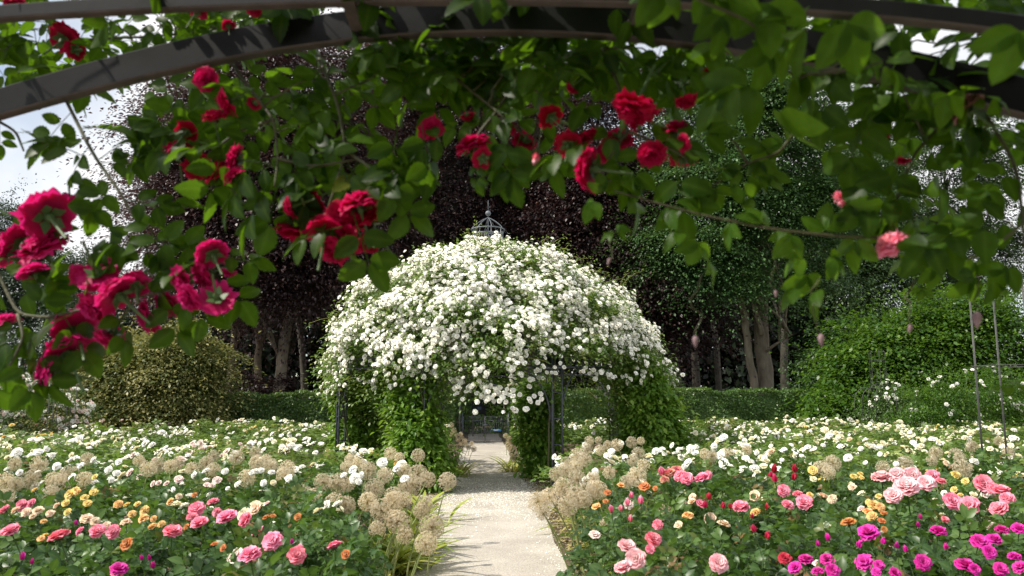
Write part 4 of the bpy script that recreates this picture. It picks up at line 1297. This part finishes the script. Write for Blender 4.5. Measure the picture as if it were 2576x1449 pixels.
# ================================================================== ALLIUMS
def allium_mesh(seed):
    g = np.random.default_rng(seed)
    mb = MB()
    n = 270
    d = unit(g.normal(size=(n, 3)))
    ln = g.uniform(.86, 1.02, n)
    STK = dict(V=np.array([[-.012, 0, 0], [.012, 0, 0], [.009, 1, 0], [-.009, 1, 0]]), F=[np.array([(0, 1, 2, 3)])], t=np.array([.95, .95, .5, .5]))
    mb.stamp(STK, np.zeros((n, 3)), d, unit(g.normal(size=(n, 3))), ln, g.random(n) * .5)
    # six-pointed papery star with a capsule at each tip
    V = []; f = []
    for k in range(6):
        a = k * math.pi / 3
        V += [[.05 * math.cos(a - .5), 0.0, .05 * math.sin(a - .5)], [.125 * math.cos(a), .03 + .03 * (k % 2), .125 * math.sin(a)], [.05 * math.cos(a + .5), 0, .05 * math.sin(a + .5)]]
        f.append((3 * k, 3 * k + 1, 3 * k + 2))
    STAR = dict(V=np.array(V), F=[np.array(f)], t=np.full(18, .25))
    mb.stamp(STAR, d * ln[:, None], d, unit(g.normal(size=(n, 3))), g.uniform(.8, 1.15, n), .4 + .6 * g.random(n))
    CAP = dict(V=np.array([[.035, 0, 0], [0, 0, .035], [-.035, 0, 0], [0, 0, -.035], [0, .07, 0], [0, -.03, 0]]), F=[np.array([(0, 1, 4), (1, 2, 4), (2, 3, 4), (3, 0, 4), (1, 0, 5), (2, 1, 5), (3, 2, 5), (0, 3, 5)])], t=np.full(6, .2))
    mb.stamp(CAP, d * (ln + .02)[:, None], d, unit(g.normal(size=(n, 3))), 1.0, .2 + .5 * g.random(n))
    return mb.mesh('allium_head', M['allium'])


AH = [allium_mesh(s) for s in range(4)]
AL = []
AL += [('left bed', O[0] + a / 3, O[1] + b_ / 3) for a, b_ in [(110, 605), (295, 605), (660, 565), (1050, 580), (35, 740), (120, 755), (235, 720), (400, 720), (460, 745), (520, 690), (640, 725), (1120, 640), (1200, 615), (1290, 620), (1340, 600), (1450, 640), (1560, 600), (1610, 545), (1610, 655), (1785, 555), (1930, 520), (2010, 570), (1940, 600), (1860, 710), (2045, 620), (2165, 640), (2150, 690), (50, 850), (380, 840), (2240, 1140)]]
LC = [(75, 570), (40, 630), (130, 600), (370, 525), (440, 555), (580, 540), (200, 655), (330, 690), (470, 650), (50, 760), (250, 790), (390, 840), (480, 780), (580, 680), (650, 720), (530, 760), (200, 890), (400, 890), (480, 870), (630, 910), (380, 1010), (270, 1095), (480, 1140), (680, 1080), (640, 1200), (800, 735), (30, 920), (-140, 740), (-290, 840), (-210, 850), (-50, 900), (-20, 750), (600, 960), (300, 950), (430, 1040)]
AL += [('left edge', Q[0] + a / 3, Q[1] + b_ / 3) for a, b_ in LC]
RC = [(1480, 890), (1570, 850), (1520, 970), (1620, 680), (1700, 600), (1770, 620), (1780, 540), (1840, 570), (1670, 780), (1780, 720), (1850, 490), (1950, 500), (1940, 425), (1870, 430), (2010, 460), (2020, 670), (1900, 710), (1710, 920), (1770, 850), (1860, 820), (1940, 800), (2080, 460), (2190, 440), (2260, 430), (2200, 580), (2280, 615), (2240, 530), (2150, 740), (2230, 700), (2020, 1035), (2240, 950), (2440, 960), (1690, 650), (1830, 870), (1900, 780)]
AL += [('right edge', Q[0] + a / 3, Q[1] + b_ / 3) for a, b_ in RC]
AL += [('right bed', S[0] + a / 3, S[1] + b_ / 3) for a, b_ in [(170, 530), (220, 545), (340, 530), (485, 500), (1040, 640), (1130, 600), (1100, 670), (1510, 630), (1680, 600), (1910, 520), (1880, 580), (2060, 530), (2090, 560), (2180, 470), (2380, 430), (2460, 520), (2115, 640)]]
AL += [('pavilion left', Q[0] + a / 3, Q[1] + b_ / 3) for a, b_ in [(900, 380), (880, 420), (930, 430), (985, 450), (960, 475), (1000, 490), (900, 630), (300, 470), (330, 440), (850, 350), (870, 385), (910, 405), (940, 455), (800, 340), (830, 310), (820, 380), (900, 450)]]
AL += [('pavilion right', Q[0] + a / 3, Q[1] + b_ / 3) for a, b_ in [(1240, 390), (1260, 440), (1270, 480), (1265, 410), (1290, 520), (1255, 460), (1300, 560)]]
ALAB = {'left bed': 'dry tan allium seed head standing among the roses of the left bed', 'left edge': 'dry tan allium seed head in the dense clump along the left path edge',
        'right edge': 'dry tan allium seed head in the dense clump along the right path edge', 'right bed': 'dry tan allium seed head standing among the roses of the right bed',
        'pavilion left': 'small dry allium head left of the path beyond the pavilion entrance', 'pavilion right': 'small dry allium head right of the path beyond the pavilion entrance'}
ASPEC = {('left edge', 680, 1080): 'big allium head leaning furthest over the path from the left clump', ('left edge', 480, 1140): 'big allium head lowest in the left path clump',
         ('left edge', 580, 540): 'single allium head standing tall before the bushy left climber', ('left edge', 800, 735): 'small allium head hanging over the path below the left climber',
         ('left edge', 270, 1095): 'smaller allium head low at the left side of the left path clump', ('right edge', 1480, 890): 'allium head leaning furthest out over the right path edge',
         ('right edge', 2260, 430): 'topmost allium head at the far end of the right path clump', ('right edge', 2020, 1035): 'allium head hanging low before the orange roses on the right',
         ('right edge', 2240, 950): 'allium head beside the pink rosebuds on the right', ('left edge', -290, 840): 'allium head on a long stem, leftmost of its pair left of the path clump'}
for (zone, u, v) in AL:
    if zone.startswith('pavilion'):
        yy = 21.5 if v > 1120 else 24.0
        q = P(u, v, yy if v < 1150 else 17.5)
    else:
        q = G(u, v, np.interp(v, [1120, 1180, 1260, 1350], [1.0, .98, .82, .58]))
    rad = rng.uniform(.056, .088) * (1.12 if v > 1290 else 1)
    lab = ALAB[zone]
    for (zn_, a, b_), tx in ASPEC.items():
        if zn_ == zone and abs(Q[0] + a / 3 - u) < .5 and abs(Q[1] + b_ / 3 - v) < .5: lab = tx
    side = -1 if q[0] < .1 else 1
    foot = np.array([side * rng.uniform(.02, .22) + (.12 * side if zone.endswith('edge') else 0), rng.uniform(-.05, .2), 0])
    root = empty('allium', (q[0] + foot[0], q[1] + foot[1], 0), lab, 'allium', {'left edge': 'alliums along the left path edge', 'right edge': 'alliums along the right path edge', 'left bed': 'alliums scattered in the left bed', 'right bed': 'alliums scattered in the right bed'}.get(zone, 'alliums beyond the pavilion entrance'))
    top = np.array([-foot[0], -foot[1], q[2]])
    place('seed_head', AH[rng.integers(4)], root, top, tuple(rng.random(3) * 6.28), rad)
    mb = MB()
    tt = np.linspace(0, 1, 6)[:, None]
    pts = np.concatenate([top[None, :2] * (tt ** 1.6), top[2] * tt], 1)
    mb.tube(pts, np.linspace(.0075, .0055, 6), 5)
    mb.build('stem', M['allium_stem'], root)

# strap leaves at the foot of the alliums
STRAP = leaf(7, .12, .6, 0, .055)
for k, (u, v, n_, lab) in enumerate([
    (985, 1420, 140, 'yellow green strap leaf tuft at the front of the left path edge'),
    (1030, 1370, 110, 'strap leaf tuft under the drooping allium heads, left path edge'),
    (930, 1395, 110, 'strap leaf tuft between the orange rose and the left path edge'),
    (1060, 1300, 45, 'strap leaf tuft further back on the left path edge'),
    (1530, 1370, 70, 'yellowing strap leaf tuft at the front of the right path edge'),
    (1490, 1325, 60, 'yellowing strap leaf tuft behind the front one, right path edge'),
    (1570, 1410, 45, 'strap leaf tuft next to the pale pink roses, right path edge'),
    (1150, 1190, 60, 'strap leaf tuft by the path inside the pavilion, left'),
    (1295, 1180, 50, 'dry strap leaf tuft by the path inside the pavilion, right')]):
    q = G(u, v, .06)
    root = empty('strap_leaf_plant', (q[0], q[1], 0), lab, 'plant', 'strap leaf tufts along the path edges')
    a = rng.uniform(0, 6.28, n_)
    d = np.stack([np.cos(a), np.sin(a), rng.uniform(.3, 1.9, n_)], -1)
    ps = np.stack([rng.normal(0, .13, n_), rng.normal(0, .13, n_), np.full(n_, .01)], -1)
    mb = MB().stamp(STRAP, ps, unit(d), np.array([0, 0, 1.0]) - .0 * d, rng.uniform(.3, .65, n_), np.clip(rng.random(n_) * (1.0 if k >= 4 else .8) + (.2 if k >= 4 else 0), 0, 1))
    mb.build('foliage', M['strap'], root)

# ================================================================== OVERHEAD ARCH
def HD(u): return 1.5 - .42 * u / 2576


arch = empty('rose_arch', (0, 1.3, 0), 'black painted flat bar rose arch curving overhead across the top', 'arch')
ao = np.array([0, 1.3, 0])


def band(name, px, hpx, dep, dofs=0.0):
    """flat bar bent in a vertical plane: front face hpx tall, dep deep"""
    us = np.array([q[0] for q in px], float); vs = np.array([q[1] for q in px], float)
    uu = np.linspace(us[0], us[-1], 60)
    co_ = np.polyfit(us, vs, 4 if len(us) > 5 else 2)
    vv = np.polyval(co_, uu)
    B = np.array([P(u, v, HD(u) + dofs) for u, v in zip(uu, vv)])
    T = unit(np.gradient(B, axis=0))
    nrm = unit(np.cross(unit(B[-1] - B[0]) * [1, 1, 0], [0, 0, 1.0]))
    if nrm[1] < 0: nrm = -nrm
    U = unit(np.cross(nrm[None], T)); U = np.where(U[:, 2:3] < 0, -U, U)
    h = hpx * (HD(1288) + dofs) / F
    e = .003
    prof = [(e, 0), (0, e), (0, 1 - e), (e, 1), (dep - e, 1), (dep, 1 - e), (dep, e), (dep - e, 0)]
    m_ = len(prof)
    V = np.concatenate([[b + nrm * (a) + u_ * (c * h if c in (0, 1) else (c if c < .5 else h - (1 - c))) for a, c in prof] for b, u_ in zip(B, U)])
    f = [(i * m_ + j, i * m_ + (j + 1) % m_, (i + 1) * m_ + (j + 1) % m_, (i + 1) * m_ + j) for i in range(59) for j in range(m_)]
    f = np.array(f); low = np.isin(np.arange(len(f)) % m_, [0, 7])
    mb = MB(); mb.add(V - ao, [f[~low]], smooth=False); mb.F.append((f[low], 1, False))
    mb.build(name, [M['black_paint'], M['bounce_edge']], arch)


band('hoop', [(-500, 440), (0, 287), (300, 208), (600, 140), (960, 92), (1300, 78), (1600, 92), (1870, 132), (2100, 175), (2400, 242), (2700, 320)], 88, .024)
band('hoop', [(-400, 78), (0, 46), (400, 20), (880, 6), (1300, 2), (1700, 8), (2050, 28), (2300, 50), (2520, 78), (2800, 120)], 46, .022, -.10)
for u, v0 in ((900, 86), (1595, 86)):
    a = P(u, v0 - 4, HD(u) - .002); mb = MB()
    b_ = np.array([a[0] + .0, HD(u) - .62, a[2] + .02])
    mb.box((a + b_) / 2 - ao, (.011, abs(a[1] - b_[1]) / 2, .009)); mb.build('crossbar', M['bounce_edge'], arch)  # bounce light from the ground is in the bar colour

# ================================================================== CLIMBING ROSE SPRAYS
def leaf_spray(mb, pos, d, nrm, scale, tpls, rb):
    idx = rng.integers(len(tpls), size=len(pos))
    for c in range(len(tpls)):
        q = idx == c
        if q.any(): mb.stamp(tpls[c], pos[q], d[q], nrm[q], scale[q], np.clip(rb[q], 0, 1))


def spray(label, canes, leaves, fill, blooms, col='crimson', buds=(), group='climbing rose sprays hanging from the arch', cat='climbing rose', name='climbing_rose', tpls=COMP_HI, leafm='canopy_leaf', lsc=.12, caner=.0035, shade_roof=False, bsc=1.22):
    """canes: list of pixel polylines (u, v, depth offset); leaves: (u, v, angle in picture degrees, depth offset, scale)
    fill: (n, [(u, vtop, vbottom) ...], d0, d1); blooms: (u, v, px, [colour])"""
    u0, v0 = canes[0][0][:2]
    anchor = P(u0, v0, HD(u0) + canes[0][0][2])
    root = empty(name, anchor, label, cat, group)
    sb = MB(); fb = MB()
    lp = []; ld = []; ls = []; cpts = []
    for c in canes:
        pts = np.array([P(u, v, HD(u) + dz) for u, v, dz in c])
        tt = np.linspace(0, len(pts) - 1, 4 * len(pts))
        k = np.arange(len(pts))
        pts = np.stack([np.interp(tt, k, pts[:, i]) for i in range(3)], -1)
        if len(pts) > 6:
            ker = np.ones(3) / 3
            for i in range(3): pts[1:-1, i] = np.convolve(pts[:, i], ker, 'valid')
        sb.tube(pts - anchor, np.linspace(caner, caner * .5, len(pts)), 6)
        cpts = np.concatenate([np.reshape(cpts, (-1, 3)), pts])
        # leaves alternate along the cane
        seg = np.concatenate([[0], np.cumsum(np.linalg.norm(np.diff(pts, axis=0), axis=1))])
        for j, s_ in enumerate(np.arange(.035, seg[-1], .047)):
            q = np.array([np.interp(s_, seg, pts[:, i]) for i in range(3)])
            tg = np.array([np.interp(min(s_ + .02, seg[-1]), seg, pts[:, i]) for i in range(3)]) - q
            sd = unit(np.cross(tg, [0, 1, 0])) * (1 if j % 2 else -1)
            lp.append(q); ld.append(unit(sd + .45 * unit(tg) + .25 * rdir(1)[0] + [0, 0, -.2])); ls.append(lsc * rng.uniform(.8, 1.05))
    for (u, v, a, dz, s_) in leaves:
        q = P(u, v, HD(u) + dz)
        lp.append(q); ld.append(unit(rt * math.cos(R(a)) + up * math.sin(R(a)) + .15 * rdir(1)[0])); ls.append(lsc * s_)
    nrm = [unit(np.array([0, -.55, .5]) + .5 * rdir(1)[0]) for _ in lp]
    if fill:
        n_, prof, d0, d1 = fill
        us = np.array([q[0] for q in prof]); vt = np.array([q[1] for q in prof]); vb = np.array([q[2] for q in prof])
        for j in range(n_):
            u = rng.uniform(us[0], us[-1]); a = np.interp(u, us, vt); b2 = np.interp(u, us, vb)
            v = a + (b2 - a) * rng.random() ** .9
            dz = rng.uniform(d0, d1)
            q = P(u, v, HD(u) + dz)
            lp.append(q); ld.append(unit(rdir(1)[0] * [1, .6, .8] + [0, 0, -.25])); ls.append(lsc * rng.uniform(.75, 1.1))
            nrm.append(unit(np.array([0, -.35, .7]) + .6 * rdir(1)[0]))
            if j % 5 == 0:   # a twig carrying some of them
                e = cpts[np.argmin(np.linalg.norm(cpts - q, axis=1))]
                limb(sb, q - anchor, e - anchor, .001, .002, .3, 5, 8)
    lp = np.array(lp); ld = np.array(ld)
    if shade_roof:   # unseen foliage over and behind the camera, added to shade the arch
        N = 1900
        x = rng.uniform(-1.7, 1.7, N); y_ = rng.uniform(-3.2, .95, N)
        gap = (x < -.5) & ((np.sin(x * 9 + 1) * np.sin(y_ * 5 + .5) > -.1) | (y_ > -.4))  # openings on the left let sun reach the hanging sprays
        x, y_ = x[~gap], y_[~gap]; N = len(x)
        q = np.stack([x, y_, 2.42 - .16 * x ** 2 + rng.uniform(0, .4, N)], -1)
        sel = (y_ > .2) & (q[:, 2] < 1.6 + .52 * y_ + .25) 
        q = q[~sel]; N = len(q)
        leaf_spray(fb, q - anchor, unit(rdir(N) + [0, 0, -.3]), unit(rdir(N) * .6 + [0, 0, 1]), rng.uniform(.16, .22, N), COMP_MD, rng.random(N))
    leaf_spray(fb, lp - anchor, ld, np.array(nrm), np.array(ls), tpls, .5 * rng.random(len(lp)) + .45 * rng.random(len(lp)))
    sb.build('cane', M['cane'], root)
    fb.build('foliage', M[leafm], root)
    for bl in blooms:
        u, v, w_ = bl[:3]; cc = bl[3] if len(bl) > 3 else col; dz = bl[4] if len(bl) > 4 else rng.uniform(-.03, .05)
        q = P(u, v, HD(u) + dz)
        rad = w_ / 2 * q[1] / F
        fc = unit(np.array([-.35, -.15, -.35]) + .75 * rdir(1)[0]) if rng.random() < .55 else unit(np.array([-.3, .2, .6]) + .5 * rdir(1)[0])
        place('bloom', bmesh_of('pom', cc, int(rng.integers(4))), root, q - anchor, axis_rot(fc), rad * bsc)
    for (u, v, w_, cc) in buds:
        q = P(u, v, HD(u) + rng.uniform(-.02, .04))
        place('bud', bmesh_of('bud', cc, int(rng.integers(3))), root, q - anchor, axis_rot(unit([rng.normal() * .4, -.2, -1.0])), w_ * q[1] / F * .75)
    return root


spray('bare hanging rose cane with paired leaves against the white sky, left', [[(165, 250, .03), (235, 390, 0), (300, 480, -.01), (350, 570, 0), (375, 650, .02)]],
      [(215, 395, 160, 0, 1.05), (190, 330, 200, .02, .9), (250, 400, 30, .03, 1.0), (330, 300, 300, .04, .8), (300, 500, 180, 0, .9), (330, 520, 20, .02, 1), (350, 600, 195, 0, 1), (365, 600, -10, 0, 1.05)], None, [])
spray('lowest left rose spray, crimson blooms clustered to the left edge', [[(-60, 560, .02), (10, 720, 0), (45, 790, -.02), (120, 800, -.02), (240, 770, -.01), (360, 745, 0), (470, 720, .02), (560, 660, .03)], [(45, 790, -.02), (60, 850, -.04), (20, 930, -.05)]],
      [(30, 880, 250, -.06, 1.15), (80, 860, 280, -.05, 1.0), (100, 780, 80, -.03, .9), (180, 790, 200, -.03, 1.0), (250, 700, 60, 0, .9), (400, 640, 260, 0, .95), (410, 640, 120, 0, .8), (540, 640, 0, .02, .8), (530, 650, 200, .02, .9), (440, 750, 320, 0, .8), (330, 690, 150, .01, .8), (20, 620, 30, 0, .9), (40, 560, 150, 0, .8), (0, 560, 30, .02, .9)], None,
      [(122, 545, 120), (112, 635, 116), (58, 610, 90), (90, 690, 70), (25, 640, 70), (195, 835, 110), (170, 890, 100), (130, 930, 84), (285, 838, 84), (245, 690, 90), (300, 745, 100), (240, 770, 80), (385, 795, 90), (430, 760, 70), (465, 700, 76), (520, 690, 80), (545, 750, 86), (535, 640, 76), (575, 680, 40), (480, 745, 70), (340, 720, 70), (15, 815, 60), (210, 690, 60)], col='rosered', lsc=.13, bsc=1.42)
spray('rose spray of deep crimson blooms hanging below the arch at left', [[(560, 120, .08), (610, 200, .05), (690, 300, .03), (700, 400, 0), (690, 470, -.02)], [(690, 300, .03), (600, 330, .03), (520, 390, .04)], [(700, 400, 0), (790, 420, 0), (900, 400, .02)]],
      [(690, 440, 235, -.03, 1.25), (700, 440, 270, -.02, 1.2), (640, 400, 230, -.03, 1.1), (590, 360, 180, -.02, 1), (500, 330, 200, 0, 1), (560, 370, 260, -.03, 1.1), (700, 400, 330, 0, 1.1), (470, 350, 150, .02, .9), (430, 300, 190, .03, .9), (390, 330, 220, .03, .9)],
      (34, [(430, 180, 240), (480, 170, 310), (620, 150, 340), (780, 140, 320), (860, 130, 240)], .02, .3),
      [(520, 200, 70), (575, 255, 76), (540, 300, 70), (450, 385, 84), (500, 420, 80), (555, 440, 96), (600, 400, 80), (590, 445, 60), (470, 330, 60), (640, 260, 40)])
spray('rose spray ending in the round crimson cluster left of the dome', [[(800, 140, .1), (850, 260, .05), (870, 380, .02), (840, 480, 0), (820, 540, 0)], [(870, 380, .02), (930, 420, 0), (960, 470, 0)]],
      [(960, 450, 300, -.03, 1.05), (890, 540, 290, -.04, 1.15), (860, 570, 190, -.04, 1.0), (730, 470, 310, -.02, .9), (880, 480, 20, -.02, .9), (940, 380, 330, 0, 1.1), (820, 410, 200, 0, 1), (1000, 350, 290, 0, 1.1)],
      (24, [(800, 110, 260), (900, 110, 220), (950, 100, 140), (1000, 100, 180), (1090, 90, 240)], .02, .32),
      [(745, 565, 90), (770, 530, 80), (820, 590, 96), (840, 622, 80), (930, 565, 96), (905, 520, 90), (870, 600, 80), (800, 500, 60), (735, 520, 50), (930, 610, 50), (860, 540, 70)], bsc=1.5)
spray('rose foliage at the crown of the arch with scattered red blooms', [[(1050, 100, .1), (1150, 200, .06), (1250, 280, .04), (1330, 350, .02)], [(1250, 280, .04), (1200, 340, .02), (1190, 400, 0)]],
      [(1000, 320, 260, -.02, 1.05), (1060, 310, 280, -.02, 1.05), (1200, 400, 268, 0, .5), (1265, 330, 270, -.02, 1.05), (1140, 330, 200, 0, .9)],
      (88, [(980, 50, 130), (1100, 30, 190), (1250, 30, 220), (1430, 30, 210)], .0, .36),
      [(1085, 325, 70), (1195, 375, 110), (1175, 290, 40), (1320, 355, 70), (1385, 295, 70), (1280, 322, 40), (1215, 400, 60)], buds=[(1328, 415, 46, 'coral')])
spray('rose spray with the largest red bloom cluster right of the arch crown', [[(1500, 100, .1), (1560, 220, .05), (1580, 330, .02), (1530, 400, 0)], [(1580, 330, .02), (1680, 370, 0), (1730, 400, 0)]],
      [(1700, 400, 280, -.03, 1.1), (1640, 330, 350, -.03, 1), (1500, 350, 190, 0, 1), (1570, 400, 300, -.02, 1), (1400, 310, 270, .02, 1)],
      (58, [(1400, 40, 200), (1520, 40, 220), (1640, 50, 220), (1800, 60, 150)], .0, .36),
      [(1600, 262, 130, 'crimson', -.03), (1430, 365, 80), (1470, 340, 70), (1490, 425, 116), (1560, 345, 80), (1640, 385, 84), (1720, 400, 80), (1700, 330, 76), (1725, 250, 64), (1670, 360, 60), (1530, 380, 70), (1440, 220, 40), (1610, 300, 80), (1720, 360, 50)], buds=[(1350, 385, 40, 'coral')])
spray('sunlit rose foliage above the black bar at upper left with red blooms', [[(0, 120, .3), (200, 100, .35), (420, 90, .35), (640, 60, .3)]],
      [], (62, [(-40, 0, 200), (200, 0, 190), (420, -10, 140), (700, -20, 80)], .12, .55),
      [(160, 100, 90, 'crimson', .1), (190, 125, 56, 'crimson', .1), (495, 28, 60), (575, 65, 36), (40, 15, 60), (640, 20, 50)])
spray('pale young rose shoot tips below the bar at the far left edge', [[(-30, 290, .05), (40, 330, .04), (60, 380, .04)]], [], None, [], lsc=.075)
# growth added over the arch above the frame of the picture: it shades what hangs below
spray('rose foliage added over the arch and camera to shade what hangs below', [[(700, -40, .05), (1200, -60, .05), (1800, -40, .05)]], [],
      (470, [(-500, -330, -70), (520, -360, -40), (640, -380, 0), (1200, -420, 0), (2000, -380, 20), (2700, -330, 40)], -.1, .5), [(1480, -30, 60), (900, -60, 70)], shade_roof=True)
spray('shaded rose foliage and blooms in the upper right corner', [[(2576, 60, .1), (2450, 240, .06), (2300, 380, .05), (2250, 520, .03)], [(2450, 240, .06), (2560, 420, .05), (2580, 640, 0)]],
      [(2260, 380, 270, -.03, 1.1), (2180, 270, 260, -.02, 1.1), (2300, 480, 200, 0, 1.0), (2450, 570, 200, -.05, 1.0), (2540, 560, 190, -.05, 1.1), (2605, 965, 180, -.1, .5)],
      (58, [(2060, 60, 190), (2200, 90, 250), (2300, 120, 220), (2400, 180, 360), (2600, 200, 430)], -.05, .42),
      [(2250, 620, 96, 'coral', 0), (2225, 610, 50, 'coral', 0), (2130, 500, 70, 'coral', .05), (2160, 540, 50, 'crimson', .05), (2235, 350, 50, 'crimson', .1), (2440, 275, 100, 'mauve', -.05), (2270, 400, 40), (1785, 188, 46)])
# clematis
CK = dict(group='clematis shoots on the right side of the arch', cat='clematis', name='clematis', tpls=CLEM, leafm='clematis_leaf', caner=.0028)
spray('long clematis stem crossing the dark trees, right of the dome', [[(2300, 600, .02), (2110, 595, .0), (1930, 575, -.02), (1740, 535, -.03), (1545, 480, -.03)]],
      [(1500, 500, 240, -.03, .8), (1520, 490, 100, -.03, .7), (1560, 560, 280, -.02, .55), (1545, 580, 200, -.02, .5), (1760, 600, 260, -.03, .9), (1780, 650, 290, -.02, .8), (1720, 580, 210, -.03, .8), (2020, 640, 200, 0, .8), (2030, 680, 270, 0, 1.0), (2060, 720, 250, 0, .95), (2010, 720, 220, 0, .8), (2090, 650, 300, 0, .7), (1860, 520, 60, 0, .8), (1900, 500, 90, 0, .7), (2130, 560, 60, .02, .9), (2080, 640, 330, 0, .8)], None, [], lsc=.066, **CK)
spray('clematis shoot with upright pale tips over the beech trunk', [[(2000, 330, .05), (1960, 385, .03), (1880, 410, .02), (1790, 470, 0)], [(1880, 410, .02), (1850, 360, .02), (1835, 345, .02)]],
      [(1870, 430, 190, 0, .8), (1800, 470, 200, 0, .8), (1840, 350, 110, 0, .5), (1900, 440, 330, 0, .8), (1940, 430, 270, 0, .8)], (3, [(1780, 330, 400), (2080, 350, 440)], 0, .2), [], lsc=.06, **CK)
spray('large dark clematis leaves hanging nearest in front of the bar, upper right', [[(1640, -60, -.3), (1760, 0, -.35), (1900, 60, -.3), (2000, 200, -.2)]],
      [(1690, -60, 270, -.3, 1.15), (1800, -50, 272, -.32, 1.3), (1930, -10, 280, -.3, 1.2), (1900, 200, 230, -.25, 1.4), (1960, 260, 285, -.25, 1.5), (1850, 210, 215, -.25, 1.3), (2040, 60, 220, -.3, 1.3), (2120, 40, 300, -.3, 1.3), (2570, 60, 260, -.3, 1.1), (2010, 170, 320, -.2, 1.2)],
      (14, [(1660, 0, 110), (1900, 20, 150), (2150, 60, 210), (2560, 120, 280)], -.2, -.02), [], lsc=.07, **CK)
spray('clematis leaves dangling at the right edge over the steel frame', [[(2576, 560, 0), (2480, 640, 0), (2400, 660, 0), (2330, 660, 0)]],
      [(2460, 690, 230, 0, 1), (2500, 700, 300, 0, 1), (2300, 640, 200, 0, .9), (2350, 660, 280, 0, .9), (2540, 660, 250, 0, 1.1), (2320, 720, 270, 0, .5)], (8, [(2120, 440, 540), (2576, 500, 620)], 0, .25), [], lsc=.062, **CK)
# nodding clematis buds on long thin stalks
M['mauve_bud'] = noisemat('clematis_bud', (.2, .12, .14), (.36, .25, .27), 60, .7, 0)
for k, (u, v, u1, v1, lab) in enumerate([(1750, 850, 1765, 690, 'hanging pinkish clematis bud on a long stalk, lower left of its kind'), (2065, 845, 2062, 700, 'hanging pinkish clematis bud before the beech trunk foot'), (2292, 822, 2300, 700, 'small brownish clematis bud hanging before the laurel'),
                                       (2458, 790, 2455, 690, 'large pinkish clematis bud hanging against the steel frame'), (1535, 655, 1545, 580, 'tiny pale clematis bud hanging right of the cupola'), (1952, 735, 1950, 660, 'clematis bud close beside the upright trunk')]):
    a = P(u, v, HD(u)); b_ = P(u1, v1, HD(u))
    root = empty('clematis_bud', b_, lab, 'bud', 'nodding clematis buds')
    mb = MB(); limb(mb, (0, 0, 0), a - b_, .0013, .0009, .6, 5, 9); mb.build('stalk', M['cane'], root)
    L_ = [.019, .021, .015, .028, .011, .013][k] * HD(u) / 1.2
    mb = MB(); q = np.linspace(0, 1, 9)
    tl = rng.normal() * .25
    mb.tube([(a - b_) + [tl * L_ * x, 0, .004 - L_ * x] for x in q], [max(L_ * .25 * math.sin(math.pi * x ** .62) ** .9, .0006) for x in q], 8)
    mb.build('bud', M['mauve_bud'], root)
